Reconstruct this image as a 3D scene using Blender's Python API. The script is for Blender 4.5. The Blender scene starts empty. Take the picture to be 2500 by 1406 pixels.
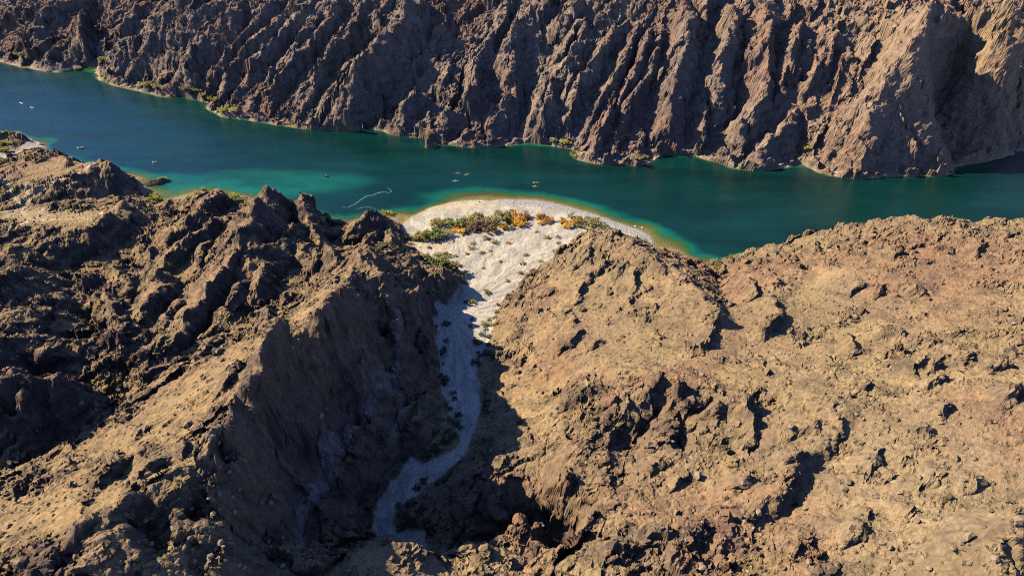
import bpy, math, random
import numpy as np

# ------------------------------------------------------------------ camera, world, sun, exposure
scene = bpy.context.scene
CAM_H, PITCH, FPX = 210.0, math.radians(35.0), 1690.0      # drone height above the river, tilt, focal length in pixels of a 2500 px frame
cam_data = bpy.data.cameras.new('camera')
cam_data.sensor_width = 36.0
cam_data.lens = 36.0 * FPX / 2500.0
cam_data.clip_start = 1.0
cam_data.clip_end = 6000.0
cam = bpy.data.objects.new('camera', cam_data)
scene.collection.objects.link(cam)
cam.location = (0, 0, CAM_H)
cam.rotation_euler = (math.pi / 2 - PITCH, 0, 0)
scene.camera = cam

SUN_ELEV = math.radians(35.5)
SHADOW_DIR = np.array([0.96, -0.28]); SHADOW_DIR /= np.linalg.norm(SHADOW_DIR)
world = bpy.data.worlds.new('World')
scene.world = world
world.use_nodes = True
wn = world.node_tree
sky = wn.nodes.new('ShaderNodeTexSky')
sky.sky_type = 'NISHITA'
sky.sun_disc = False
sky.sun_elevation = SUN_ELEV
# Blender's Nishita sun at rotation 0 sits towards +Y, turning clockwise seen from above
sky.sun_rotation = math.atan2(-SHADOW_DIR[0], -SHADOW_DIR[1])
sky.altitude = 400.0
sky.air_density = 1.0
sky.dust_density = 0.1
sky.ozone_density = 4.0
tint = wn.nodes.new('ShaderNodeVectorMath')
tint.operation = 'MULTIPLY'
tint.inputs[1].default_value = (0.82, 0.86, 1.34)          # tints the sky light, so that shade turns blue-violet
wn.links.new(sky.outputs['Color'], tint.inputs[0])
wn.links.new(tint.outputs['Vector'], wn.nodes['Background'].inputs['Color'])
wn.nodes['Background'].inputs['Strength'].default_value = 0.075
sun_data = bpy.data.lights.new('sun', 'SUN')
sun_data.energy = 5.0
sun_data.angle = math.radians(0.53)
sun_data.color = (1.0, 0.87, 0.70)
sun = bpy.data.objects.new('sun', sun_data)
scene.collection.objects.link(sun)
from mathutils import Vector
sun.rotation_euler = Vector((SHADOW_DIR[0] * math.cos(SUN_ELEV), SHADOW_DIR[1] * math.cos(SUN_ELEV),
                             -math.sin(SUN_ELEV))).to_track_quat('-Z', 'Y').to_euler()
sun.location = (-300, 100, 500)
scene.view_settings.view_transform = 'Standard'
scene.view_settings.look = 'None'
scene.view_settings.gamma = 1.0
scene.view_settings.use_curve_mapping = False
scene.view_settings.exposure = 0.78
scene.render.engine = 'CYCLES'
scene.cycles.max_bounces = 6
scene.cycles.diffuse_bounces = 0
scene.cycles.use_denoising = False
scene.cycles.filter_width = 1.1
scene.cycles.transparent_max_bounces = 12

# ------------------------------------------------------------------ noise
F = np.float32
_rng = np.random.default_rng(11)
_perm = _rng.permutation(256).astype(np.int32)
_perm = np.concatenate([_perm, _perm])
_ang = _rng.uniform(0, 2 * np.pi, 256)
_gx, _gy = np.cos(_ang).astype(F), np.sin(_ang).astype(F)
_g3 = _rng.normal(size=(256, 3)); _g3 = (_g3 / np.linalg.norm(_g3, axis=1)[:, None]).astype(F)
_val = _rng.uniform(0, 1, (512, 3)).astype(F)


def perlin(x, y, s=0):
    x = np.asarray(x, F) + F(17.3 * s); y = np.asarray(y, F) + F(9.7 * s)
    fx, fy = np.floor(x), np.floor(y)
    ix, iy = fx.astype(np.int32) & 255, fy.astype(np.int32) & 255
    x, y = x - fx, y - fy
    u, v = x * x * x * (x * (x * 6 - 15) + 10), y * y * y * (y * (y * 6 - 15) + 10)
    a, b = _perm[ix] + iy, _perm[ix + 1] + iy
    def g(h, dx, dy):
        return _gx[h] * dx + _gy[h] * dy
    n00, n01 = g(_perm[a], x, y), g(_perm[a + 1], x, y - 1)
    n10, n11 = g(_perm[b], x - 1, y), g(_perm[b + 1], x - 1, y - 1)
    return ((n00 * (1 - u) + n10 * u) * (1 - v) + (n01 * (1 - u) + n11 * u) * v) * F(1.5)


def perlin3(x, y, z, s=0):
    x = np.asarray(x, F) + F(13.1 * s); y = np.asarray(y, F) + F(7.7 * s); z = np.asarray(z, F) + F(5.3 * s)
    fx, fy, fz = np.floor(x), np.floor(y), np.floor(z)
    ix, iy, iz = (k.astype(np.int32) & 255 for k in (fx, fy, fz))
    x, y, z = x - fx, y - fy, z - fz
    u, v, w = (k * k * k * (k * (k * 6 - 15) + 10) for k in (x, y, z))
    out = 0
    for dx in (0, 1):
        A = _perm[ix + dx]
        wu = u if dx else 1 - u
        for dy in (0, 1):
            B = _perm[(A + iy + dy) & 255]
            wv = wu * (v if dy else 1 - v)
            for dz in (0, 1):
                h = _perm[(B + iz + dz) & 255]
                g = _g3[h]
                out = out + wv * (w if dz else 1 - w) * (g[..., 0] * (x - dx) + g[..., 1] * (y - dy) + g[..., 2] * (z - dz))
    return out * F(1.6)


def fbm(x, y, wl, octaves, gain=0.5, s=0):
    out, a, f = 0, 1.0, 1.0 / wl
    for k in range(octaves):
        out = out + F(a) * perlin(x * F(f), y * F(f), s + k)
        a *= gain; f *= 2.03
    return out


def ridged(x, y, wl, octaves, gain=0.55, s=0):
    out, a, f, w = 0, 1.0, 1.0 / wl, 1.0
    for k in range(octaves):
        n = 1 - np.abs(perlin(x * F(f), y * F(f), s + k))
        n = n * n
        out = out + F(a) * n * w
        w = np.clip(n * 1.4, 0, 1)
        a *= gain; f *= 2.07
    return out


def cells(x, y, wl, s=0):
    """Nearest-feature distance F1, second distance F2 and a random value of the nearest cell."""
    x = np.asarray(x, F) / F(wl) + F(31.7 * s); y = np.asarray(y, F) / F(wl) + F(11.9 * s)
    fx, fy = np.floor(x), np.floor(y)
    ix, iy = fx.astype(np.int32), fy.astype(np.int32)
    f1 = np.full(x.shape, 9, F); f2 = np.full(x.shape, 9, F); rv = np.zeros(x.shape, F)
    for dx in (-1, 0, 1):
        for dy in (-1, 0, 1):
            h = _perm[(_perm[(ix + dx) & 255] + iy + dy) & 255]
            px, py = fx + dx + _val[h, 0], fy + dy + _val[h, 1]
            d = np.sqrt((px - x) ** 2 + (py - y) ** 2)
            near = d < f1
            f2 = np.where(near, f1, np.minimum(f2, d))
            rv = np.where(near, _val[h, 2], rv)
            f1 = np.where(near, d, f1)
    return f1, f2, rv


def facets(x, y, wl, s=0):
    """Broken rock: every cell is a plane with its own tilt and height."""
    x = np.asarray(x, F) / F(wl) + F(31.7 * s); y = np.asarray(y, F) / F(wl) + F(11.9 * s)
    fx, fy = np.floor(x), np.floor(y)
    ix, iy = fx.astype(np.int32), fy.astype(np.int32)
    f1 = np.full(x.shape, 9, F); out = np.zeros(x.shape, F)
    for dx in (-1, 0, 1):
        for dy in (-1, 0, 1):
            h = _perm[(_perm[(ix + dx) & 255] + iy + dy) & 255]
            ox, oy = x - (fx + dx + _val[h, 0]), y - (fy + dy + _val[h, 1])
            d = ox * ox + oy * oy
            near = d < f1
            v = (_val[h + 256, 0] * 2 - 1) * ox + (_val[h + 256, 1] * 2 - 1) * oy + (_val[h + 256, 2] - F(0.5)) * F(0.5)
            out = np.where(near, v, out)
            f1 = np.where(near, d, f1)
    return out * F(wl)


def smooth(a, b, x):
    t = np.clip((x - a) / (b - a), 0, 1)
    return t * t * (3 - 2 * t)


# ------------------------------------------------------------------ survey: sight lines from the drone to points of known height
SP, CP = math.sin(PITCH), math.cos(PITCH)


def sight(u, v):
    a = (np.asarray(u, float) - 1250.0) / FPX
    b = (703.0 - np.asarray(v, float)) / FPX
    return a, CP + b * SP, -SP + b * CP


def at_height(u, v, z):
    dx, dy, dz = sight(u, v)
    t = (np.asarray(z, float) - CAM_H) / dz
    return dx * t, dy * t


def project(x, y, z):
    t = y * CP + (CAM_H - z) * SP
    return 1250 + FPX * x / t, 703 - FPX * (y * SP - (CAM_H - z) * CP) / t


def dense(pts, step=1.0):
    pts = np.asarray(pts, float)
    out = []
    for p, q in zip(pts[:-1], pts[1:]):
        n = max(2, int(np.linalg.norm(q[:2] - p[:2]) / step) + 1)
        out.append(p + (q - p) * np.linspace(0, 1, n, endpoint=False)[:, None])
    out.append(pts[-1:])
    return np.vstack(out)


def W(line):
    """A surveyed line [(u, v, z), ...] -> world points."""
    l = np.asarray(line, float)
    x, y = at_height(l[:, 0], l[:, 1], l[:, 2])
    return np.stack([x, y, l[:, 2]], 1)


def flat(line, z):
    return [(u, v, z) for u, v in line]


FAR_SHORE = [(-420, 92), (-200, 112), (0, 137), (60, 155), (130, 170), (165, 168), (195, 160), (240, 158), (250, 185), (300, 205), (345, 215),
             (400, 228), (440, 232), (490, 240), (505, 248), (545, 280), (600, 285), (660, 295), (720, 305), (770, 314), (815, 315), (850, 318),
             (890, 310), (940, 308), (962, 325), (1005, 330), (1050, 328), (1045, 355), (1100, 350), (1150, 355), (1200, 352), (1240, 340),
             (1300, 345), (1350, 350), (1400, 360), (1420, 385), (1470, 398), (1510, 395), (1560, 402), (1580, 380), (1610, 372), (1700, 375),
             (1760, 380), (1800, 405), (1850, 412), (1890, 405), (1920, 390), (1975, 395), (2000, 415), (2060, 430), (2130, 432), (2200, 425),
             (2290, 425), (2330, 420), (2332, 398), (2390, 388), (2440, 378), (2500, 355), (2620, 330), (2900, 290)]
NEAR_SHORE = [(-420, 335), (-200, 333), (0, 326), (45, 322), (70, 342), (92, 346), (106, 352), (112, 366), (150, 385), (200, 405), (262, 418),
              (290, 424), (330, 430), (345, 440), (335, 452), (352, 462), (362, 478), (382, 492), (430, 490), (465, 474), (490, 466), (545, 474),
              (575, 476), (612, 484), (612, 500), (640, 504), (690, 506), (750, 520), (790, 540), (830, 546), (858, 540), (900, 530), (945, 518),
              (968, 528), (985, 546), (1002, 532), (1050, 506), (1100, 494), (1150, 488), (1200, 490), (1240, 487), (1270, 489), (1310, 490),
              (1350, 497), (1400, 509), (1440, 521), (1480, 536), (1520, 549), (1560, 563), (1586, 577), (1584, 594), (1602, 612), (1625, 607),
              (1660, 612), (1700, 640), (1735, 652), (1760, 632), (1800, 620), (1900, 604), (2000, 592), (2200, 585), (2500, 580), (2900, 575)]
WASH_LEFT = [(1142, 698, 3.0), (1100, 735, 3.2), (1066, 756, 3.4), (1062, 830, 3.9), (1070, 900, 4.5), (1084, 960, 5.0), (1098, 1010, 5.4),
             (1122, 1055, 5.8), (1128, 1080, 6.0), (1090, 1108, 6.2), (1040, 1135, 6.4), (1010, 1118, 6.6), (990, 1130, 6.7), (962, 1170, 6.9),
             (930, 1225, 7.1), (908, 1280, 7.3), (906, 1305, 7.5), (935, 1322, 7.6)]
WASH_RIGHT = [(1300, 664, 3.2), (1240, 718, 3.3), (1215, 755, 3.5), (1208, 790, 3.8), (1192, 815, 4.1), (1196, 850, 4.4), (1165, 890, 4.6),
              (1172, 960, 5.0), (1166, 1030, 5.4), (1142, 1095, 5.9), (1096, 1150, 6.2), (1045, 1190, 6.6), (1005, 1222, 6.9), (968, 1245, 7.1),
              (962, 1285, 7.3), (992, 1303, 7.5), (1045, 1298, 7.7), (1042, 1330, 7.8)]

C = []           # height constraints, each a surveyed line
C.append(flat(FAR_SHORE, 0.0)); C.append([(u, v - 6, 3.2) for u, v in FAR_SHORE]); C.append(flat(NEAR_SHORE, 0.0)); C.append(WASH_LEFT); C.append(WASH_RIGHT)
# river bed: channel, shoals, shelves
C += [
    [(-300, 160, -8), (60, 205, -8), (300, 255, -8), (520, 315, -8), (700, 350, -9), (900, 355, -9), (1150, 395, -9), (1400, 432, -9), (1700, 445, -9), (2100, 470, -9), (2300, 465, -9), (2500, 415, -9), (2800, 360, -9)],
    [(-300, 240, -6), (100, 275, -6), (400, 350, -6), (600, 385, -6.5), (1100, 415, -8), (1400, 452, -8), (1800, 520, -7.5), (2300, 510, -7.5), (2800, 480, -8)],
    [(500, 420, -4.6), (620, 424, -4.0), (740, 426, -3.7), (860, 426, -3.9), (950, 422, -5.0)],
    [(480, 438, -4.2), (600, 442, -3.4), (700, 446, -3.0), (800, 455, -2.7), (900, 448, -3.2), (980, 435, -5.0)],
    [(600, 462, -4.0), (700, 466, -3.3), (800, 476, -3.1), (880, 474, -3.6), (950, 465, -5)],
    [(760, 496, -4.2), (850, 505, -4.6), (930, 500, -5.5)],
    [(1000, 518, -1.2), (1060, 488, -2.2), (1110, 470, -2.0), (1160, 466, -1.6), (1200, 468, -1.0), (1240, 470, -1.6), (1300, 474, -1.6), (1400, 492, -1.6), (1500, 520, -1.6), (1590, 548, -1.3), (1640, 570, -1.2), (1680, 592, -2.6), (1720, 615, -2.5)],
    [(1100, 450, -4.5), (1200, 448, -4.0), (1320, 458, -4.5), (1450, 480, -5), (1600, 520, -5), (1700, 560, -5.5), (1760, 600, -5)],
    [(1750, 640, -1.5), (1860, 585, -6), (2100, 560, -7), (2500, 550, -7)],
    [(110, 340, -1.6), (130, 352, -2.0), (160, 372, -4.0)], [(60, 320, -3), (100, 335, -3)],
    [(345, 432, -0.7), (380, 428, -3)],
    [(1270, 352, -2.0), (1330, 362, -2.2), (1400, 375, -2.4)], [(1620, 386, -2.2), (1700, 390, -2.2)], [(1935, 398, -0.9), (1960, 404, -0.9), (1985, 420, -1.0), (2050, 437, -1.2)],
    [(1765, 388, -0.8), (1800, 410, -0.8), (1850, 418, -1.0)], [(440, 240, -1.2), (490, 250, -1.3), (510, 262, -2.5)], [(200, 166, -1.6), (235, 168, -1.2)],
]
# beach and fan
C += [
    [(990, 575, 0.7), (1040, 540, 0.8), (1100, 512, 0.8), (1180, 500, 0.8), (1260, 497, 1.0), (1340, 507, 1.2), (1420, 524, 1.3), (1500, 552, 1.3), (1560, 578, 1.0)],
    [(1090, 600, 1.9), (1180, 575, 1.8), (1300, 545, 1.6), (1380, 545, 1.6)],
    [(1140, 690, 3.0), (1200, 640, 2.6), (1280, 590, 2.1), (1370, 565, 1.8)],
    [(1000, 598, 1.6), (1045, 625, 3.5), (1090, 640, 3.2), (1125, 668, 3.6)],
    [(1305, 662, 3.2), (1350, 628, 2.8), (1388, 596, 2.5), (1410, 574, 2.0), (1450, 562, 1.8), (1500, 562, 1.5), (1560, 586, 1.2), (1595, 606, 0.8)],
]
# hill east of the fan, its ridges and the plateau beyond
C += [
    [(1425, 566, 16), (1490, 566, 27), (1545, 590, 29), (1600, 622, 30), (1660, 668, 33), (1715, 712, 36), (1750, 768, 37), (1745, 800, 36)],
    [(1405, 640, 13), (1340, 720, 14), (1290, 800, 16)],
    [(1480, 690, 21), (1430, 780, 20), (1380, 850, 22)],
    [(1560, 760, 29), (1500, 830, 27), (1450, 880, 28)],
    [(1640, 630, 5), (1665, 640, 12), (1690, 632, 13), (1720, 660, 14), (1735, 690, 18)],
    [(1738, 662, 3), (1752, 690, 10), (1775, 740, 24), (1790, 800, 33)],
    [(1790, 640, 10), (1822, 650, 18), (1852, 668, 24), (1872, 700, 28), (1888, 740, 33), (1908, 768, 37)],
    [(1800, 628, 4), (1860, 612, 12), (1960, 582, 18), (2045, 550, 25), (2110, 548, 28), (2190, 526, 33), (2260, 536, 34), (2325, 530, 36), (2366, 552, 32), (2405, 533, 37), (2500, 530, 39), (2800, 520, 44)],
    [(1920, 740, 29), (1960, 690, 28), (2000, 640, 28), (2080, 600, 31)],
    [(2040, 650, 34), (2150, 668, 38), (2240, 690, 43)],
    [(1960, 820, 38), (2100, 760, 40), (2260, 730, 42), (2400, 640, 44), (2500, 620, 46), (2800, 600, 52)],
    [(1800, 870, 37), (1950, 880, 42), (2100, 880, 46), (2300, 820, 50), (2500, 760, 55), (2800, 740, 62)],
    [(1600, 885, 35), (1700, 895, 38), (1780, 940, 42), (1850, 1010, 45), (1800, 1090, 45), (1740, 1160, 45), (1690, 1230, 46)],
    [(1420, 930, 34), (1500, 900, 38), (1620, 908, 44), (1720, 930, 47), (1800, 955, 49), (1835, 1000, 50), (1838, 1050, 49)],
    [(1540, 1010, 38), (1560, 1080, 38), (1500, 1110, 38)],
    [(1640, 1100, 46), (1700, 1120, 46)],
    [(1310, 950, 15), (1315, 1000, 19), (1300, 1065, 23), (1250, 1105, 26), (1212, 1140, 29), (1210, 1190, 32), (1245, 1225, 34), (1285, 1250, 35), (1250, 1275, 30)],
    [(1216, 815, 5), (1250, 870, 9), (1280, 905, 12), (1310, 950, 15)],
    [(1440, 1000, 32), (1400, 1090, 35), (1380, 1180, 38), (1330, 1230, 38)],
    [(1520, 1190, 42), (1440, 1260, 42), (1396, 1320, 43), (1384, 1406, 46)],
    [(1385, 1200, 36), (1382, 1240, 35), (1350, 1262, 34)],
    [(1260, 1290, 14), (1300, 1300, 12), (1350, 1320, 10), (1370, 1345, 9), (1365, 1406, 9)],
    [(1960, 985, 54), (2030, 980, 56.5), (2075, 1000, 58), (2040, 1050, 58), (1995, 1100, 58), (1950, 1150, 58.5), (1890, 1210, 57.5), (1830, 1270, 55)],
    [(2090, 1010, 57), (2060, 1060, 56), (2020, 1120, 55), (1975, 1180, 53), (1920, 1240, 52), (1850, 1290, 52)],
    [(1900, 1060, 54), (1850, 1150, 53), (1790, 1230, 52)],
    [(2200, 960, 56), (2350, 950, 62), (2500, 920, 66), (2800, 900, 74)],
    [(2250, 1120, 62), (2400, 1120, 68), (2500, 1100, 71), (2800, 1050, 80)],
    [(1950, 1360, 60), (2100, 1330, 65), (2300, 1290, 71), (2430, 1250, 75)],
    [(1700, 1300, 50), (1780, 1340, 53), (1700, 1406, 54)],
    [(2480, 1236, 80), (2455, 1290, 80), (2430, 1350, 80), (2405, 1420, 80), (2390, 1500, 80)],
    [(2500, 1290, 66), (2500, 1400, 62), (2480, 1480, 62), (2560, 1300, 70)],
    [(2000, 1480, 66), (2250, 1480, 74)], [(1500, 1406, 50), (1550, 1500, 54), (1400, 1500, 50)],
]
# foreground spur at the bottom edge
C += [
    [(770, 1440, 47), (830, 1390, 50), (878, 1330, 50), (900, 1316, 50), (955, 1334, 50), (1020, 1330, 48), (1062, 1372, 45), (1070, 1400, 43)],
    [(1100, 1380, 37), (1135, 1358, 40), (1185, 1362, 40), (1240, 1348, 41), (1245, 1406, 43)],
    [(1252, 1406, 38), (1258, 1352, 39), (1300, 1348, 39), (1310, 1380, 40), (1310, 1440, 42)],
    [(1040, 1336, 8), (1130, 1352, 8.3), (1240, 1342, 8.6), (1320, 1346, 8.8), (1362, 1376, 9), (1350, 1440, 9.5)],
    [(935, 1325, 7.6), (1000, 1340, 7.8), (1060, 1365, 8.0)],
    [(900, 1480, 52), (1200, 1490, 46)],
]
# great ridge between the wash and the western gully
C += [
    [(905, 600, 25), (882, 625, 36), (860, 660, 50), (852, 690, 58), (812, 745, 69), (764, 790, 73), (700, 835, 76), (650, 868, 79), (606, 960, 81), (532, 1050, 81), (514, 1120, 80), (430, 1160, 80), (310, 1220, 80), (245, 1290, 80), (215, 1400, 82), (170, 1500, 83)],
    [(955, 632, 24), (1000, 655, 22), (1060, 662, 18), (1105, 668, 15), (1135, 682, 11)],
    [(920, 690, 46), (960, 715, 40), (1000, 730, 33), (1040, 738, 22)],
    [(860, 780, 56), (930, 800, 40), (1000, 810, 24), (1040, 815, 12)],
    [(760, 880, 58), (860, 900, 42), (960, 895, 26), (1030, 900, 13)],
    [(690, 1000, 58), (820, 1020, 37), (930, 1010, 24), (1050, 1000, 9)],
    [(600, 1120, 62), (700, 1120, 47), (800, 1130, 31), (900, 1120, 19), (985, 1110, 10)],
    [(520, 1210, 75), (610, 1180, 69), (690, 1230, 48), (800, 1240, 24), (890, 1240, 12)],
    [(360, 1300, 71), (470, 1330, 75), (560, 1370, 71), (640, 1345, 58), (730, 1320, 33), (830, 1330, 16), (890, 1310, 9)],
    [(1040, 1040, 10), (1060, 1080, 8)], [(990, 1230, 9), (1010, 1260, 13), (1030, 1280, 11)],
    [(400, 1480, 76), (600, 1500, 66), (750, 1480, 48)],
]
# western gully and the hills left of it
C += [
    [(372, 662, 4), (300, 695, 6), (250, 725, 9), (205, 765, 14), (240, 806, 16), (330, 805, 18), (430, 822, 22), (500, 800, 27), (560, 770, 25)],
    [(430, 840, 27), (340, 890, 28), (270, 940, 30), (240, 1000, 30), (205, 1060, 30), (100, 1120, 30), (0, 1145, 31), (-200, 1190, 33)],
    [(520, 880, 50), (420, 960, 50), (330, 1060, 51), (200, 1130, 50), (50, 1200, 52), (-150, 1280, 54)],
    [(0, 1300, 62), (-200, 1400, 66)],
    [(-250, 960, 58), (-100, 950, 52), (20, 955, 47), (60, 990, 48), (95, 950, 47), (140, 975, 44), (175, 940, 43), (185, 975, 41)],
    [(-250, 860, 52), (0, 868, 42), (60, 838, 39), (120, 850, 36), (145, 850, 33)],
    [(-250, 800, 46), (0, 790, 33), (100, 770, 27), (180, 775, 22)],
    [(-250, 740, 40), (0, 700, 26), (60, 700, 23), (120, 700, 18)],
    [(160, 880, 33), (240, 850, 31), (330, 850, 31), (420, 835, 29), (300, 880, 33), (200, 920, 34)],
    [(0, 910, 34), (60, 905, 32), (110, 925, 31), (210, 940, 31)],
    [(60, 1050, 33), (150, 1040, 32)],
    [(30, 650, 17), (100, 690, 12), (150, 720, 9)],
]
# flat with trails, ridges along the near bank
C += [
    [(-200, 510, 14), (0, 470, 11), (40, 500, 10), (60, 530, 11), (140, 545, 11), (230, 530, 10), (270, 505, 9)],
    [(-200, 600, 16), (0, 600, 13), (100, 612, 11), (178, 584, 11), (215, 575, 10), (290, 520, 9), (324, 505, 8)],
    [(0, 560, 13), (100, 565, 13), (190, 560, 12)],
    [(110, 650, 7), (200, 655, 5), (300, 640, 4), (370, 655, 3.5)],
    [(330, 520, 7), (345, 550, 8), (330, 590, 7)],
    [(395, 585, 8), (470, 548, 10), (530, 548, 9)],
    [(400, 612, 6), (450, 592, 8)],
    [(60, 372, 4), (125, 369, 13), (165, 390, 14), (205, 398, 15), (240, 398, 17), (258, 398, 18), (276, 412, 17), (286, 436, 12), (293, 462, 5)],
    [(258, 400, 18), (215, 418, 17), (160, 442, 15), (100, 455, 14), (20, 445, 13), (-200, 450, 15)],
    [(100, 490, 9), (160, 492, 7), (220, 480, 6), (290, 478, 3.5), (350, 490, 2), (385, 503, 2)],
    [(-200, 380, 3), (0, 388, 2), (40, 376, 1.5), (95, 356, 0.8)],
    [(-60, 322, 9), (0, 322, 9), (30, 317, 10), (49, 315, 10.5), (54, 325, 8), (72, 344, 2)],
    [(0, 358, 3), (60, 355, 2)],
    [(430, 500, 3), (480, 492, 5), (520, 486, 5), (560, 500, 3), (600, 498, 2)],
    [(605, 520, 3), (600, 548, 7)], [(640, 508, 4), (700, 515, 4), (760, 530, 3)], [(768, 512, 9)],
    [(500, 600, 11), (560, 580, 13), (620, 580, 13), (700, 580, 12), (770, 565, 6)],
    [(400, 668, 9), (460, 660, 13), (540, 640, 16), (620, 630, 16), (700, 630, 15), (760, 620, 12), (800, 600, 9)],
    [(290, 700, 10), (360, 720, 13), (440, 720, 16), (520, 700, 18), (600, 690, 19), (680, 680, 20), (760, 670, 20), (800, 690, 24)],
    [(300, 780, 15), (380, 790, 17), (440, 790, 19), (500, 780, 22), (580, 750, 25), (660, 740, 29), (740, 740, 36)],
    [(800, 585, 7), (850, 602, 8), (895, 598, 7), (930, 605, 4), (970, 600, 2)],
    [(835, 550, 2.5), (880, 560, 5), (920, 560, 5), (955, 560, 4), (962, 590, 2)],
]
# far wall of the canyon
C += [
    [(-420, 0, 42), (0, 0, 41), (120, 0, 45), (250, 0, 44), (400, 0, 53), (500, 0, 60), (680, 0, 69), (800, 0, 71), (1020, 0, 74), (1250, 0, 75), (1420, 0, 80), (1560, 0, 83), (1800, 0, 84), (2000, 0, 86), (2120, 0, 88)],
    [(2250, 20, 94), (2252, 60, 88), (2248, 100, 80), (2212, 144, 68), (2192, 182, 58), (2154, 225, 46), (2128, 300, 29), (2110, 330, 22), (2104, 385, 10)],
    [(1960, 60, 72), (2080, 120, 63), (2050, 220, 42), (2020, 330, 17)],
    [(2330, 90, 58), (2330, 200, 36), (2270, 300, 17), (2320, 380, 4)],
    [(2400, 124, 56), (2440, 160, 50), (2482, 196, 44), (2476, 232, 36), (2446, 276, 26), (2440, 320, 17), (2394, 372, 4)],
    [(2250, 0, 96), (2350, 60, 74), (2390, 110, 58)],
    [(2440, 108, 72), (2470, 88, 76), (2520, 80, 80), (2480, 170, 54)],
    [(2380, 0, 92), (2500, 0, 96), (2440, 40, 82)],
    [(215, 46, 34), (205, 70, 30), (206, 120, 16)], [(235, 100, 12), (240, 50, 28)], [(245, 20, 34), (225, 150, 2)],
]
FAR_WORLD = [(-1000, 900, 120), (-800, 850, 95), (-500, 900, 110), (-300, 800, 130), (-100, 760, 150), (100, 740, 165), (300, 720, 175), (500, 700, 190), (800, 700, 200),
             (-1000, 1200, 190), (0, 1100, 260), (800, 1000, 280)]

# ------------------------------------------------------------------ base relief solved from the surveyed lines
GX0, GX1, GY0, GY1, CELL = -800.0, 800.0, 40.0, 1180.0, 1.5
pts = np.vstack([dense(W(l), 1.0) if len(l) > 1 else W(l) for l in C] + [np.array(FAR_WORLD, float)])


def solve_relief(pts):
    h = None
    for cell, its in ((32, 300), (16, 250), (8, 220), (4, 200), (CELL, 120)):
        nx, ny = int((GX1 - GX0) / cell) + 1, int((GY1 - GY0) / cell) + 1
        ix = np.rint((pts[:, 0] - GX0) / cell).astype(int); iy = np.rint((pts[:, 1] - GY0) / cell).astype(int)
        ok = (ix >= 0) & (ix < nx) & (iy >= 0) & (iy < ny)
        k = iy[ok] * nx + ix[ok]
        cnt = np.bincount(k, minlength=nx * ny); tot = np.bincount(k, pts[ok, 2], minlength=nx * ny)
        fix = (cnt > 0).reshape(ny, nx)
        val = np.where(cnt > 0, tot / np.maximum(cnt, 1), 0).reshape(ny, nx).astype(F)
        if h is None:
            h = np.full((ny, nx), 30, F)
        else:
            oy = np.clip(np.arange(ny) * cell / pc, 0, h.shape[0] - 1.001); ox = np.clip(np.arange(nx) * cell / pc, 0, h.shape[1] - 1.001)
            jy, jx = oy.astype(int), ox.astype(int); ty, tx = (oy - jy)[:, None].astype(F), (ox - jx)[None].astype(F)
            h = (h[jy][:, jx] * (1 - ty) * (1 - tx) + h[jy][:, jx + 1] * (1 - ty) * tx + h[jy + 1][:, jx] * ty * (1 - tx) + h[jy + 1][:, jx + 1] * ty * tx)
        h[fix] = val[fix]
        for _ in range(its):
            p = np.pad(h, 1, mode='edge')
            h = (p[:-2, 1:-1] + p[2:, 1:-1] + p[1:-1, :-2] + p[1:-1, 2:]) * F(0.25)
            h[fix] = val[fix]
        pc = cell
    p = np.pad(h, 1, mode='edge')
    return h * F(0.5) + (p[:-2, 1:-1] + p[2:, 1:-1] + p[1:-1, :-2] + p[1:-1, 2:]) * F(0.125)


BASE = solve_relief(pts)


def base_at(x, y):
    """Cubic sample of the solved relief."""
    gx = np.clip((np.asarray(x) - GX0) / CELL, 1, BASE.shape[1] - 2.001); gy = np.clip((np.asarray(y) - GY0) / CELL, 1, BASE.shape[0] - 2.001)
    ix, iy = gx.astype(np.int32), gy.astype(np.int32)
    tx, ty = (gx - ix).astype(F), (gy - iy).astype(F)
    def wts(t):     # quadratic-smooth B-spline weights: no overshoot at the breaks of slope
        return ((1 - t) ** 3 / 6, (3 * t ** 3 - 6 * t ** 2 + 4) / 6, (-3 * t ** 3 + 3 * t ** 2 + 3 * t + 1) / 6, t ** 3 / 6)
    wx, wy = wts(tx), wts(ty)
    flatb, n = BASE.ravel(), BASE.shape[1]
    out = 0
    for j in range(4):
        r = np.clip(iy + j - 1, 0, BASE.shape[0] - 1) * n
        row = 0
        for i in range(4):
            row = row + wx[i] * flatb[r + np.clip(ix + i - 1, 0, n - 1)]
        out = out + wy[j] * row
    return out


def base_quick(x, y):
    gx = np.clip((x - GX0) / CELL, 0, BASE.shape[1] - 1.01); gy = np.clip((y - GY0) / CELL, 0, BASE.shape[0] - 1.01)
    ix, iy = gx.astype(np.int32), gy.astype(np.int32)
    tx, ty = gx - ix, gy - iy
    return (BASE[iy, ix] * (1 - tx) + BASE[iy, ix + 1] * tx) * (1 - ty) + (BASE[iy + 1, ix] * (1 - tx) + BASE[iy + 1, ix + 1] * tx) * ty


def ray_hit(u, v, lift=0.0, tmin=60.0):
    """Where sight lines meet the base relief (raised by lift)."""
    dx, dy, dz = sight(u, v)
    lift = np.broadcast_to(np.asarray(lift, float), dx.shape)
    t = np.full(dx.shape, tmin)
    todo = np.arange(dx.size)
    while len(todo) and t[todo[0]] < 1500:
        q = t[todo]
        below = CAM_H + dz[todo] * q <= base_quick(dx[todo] * q, dy[todo] * q) + lift[todo]
        todo = todo[~below]
        t[todo] += 1.5
    lo, hi = t - 1.5, t.copy()
    for _ in range(6):
        m = (lo + hi) / 2
        below = CAM_H + dz * m <= base_quick(dx * m, dy * m) + lift
        hi = np.where(below, m, hi); lo = np.where(below, lo, m)
    return dx * hi, dy * hi, hi


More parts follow.
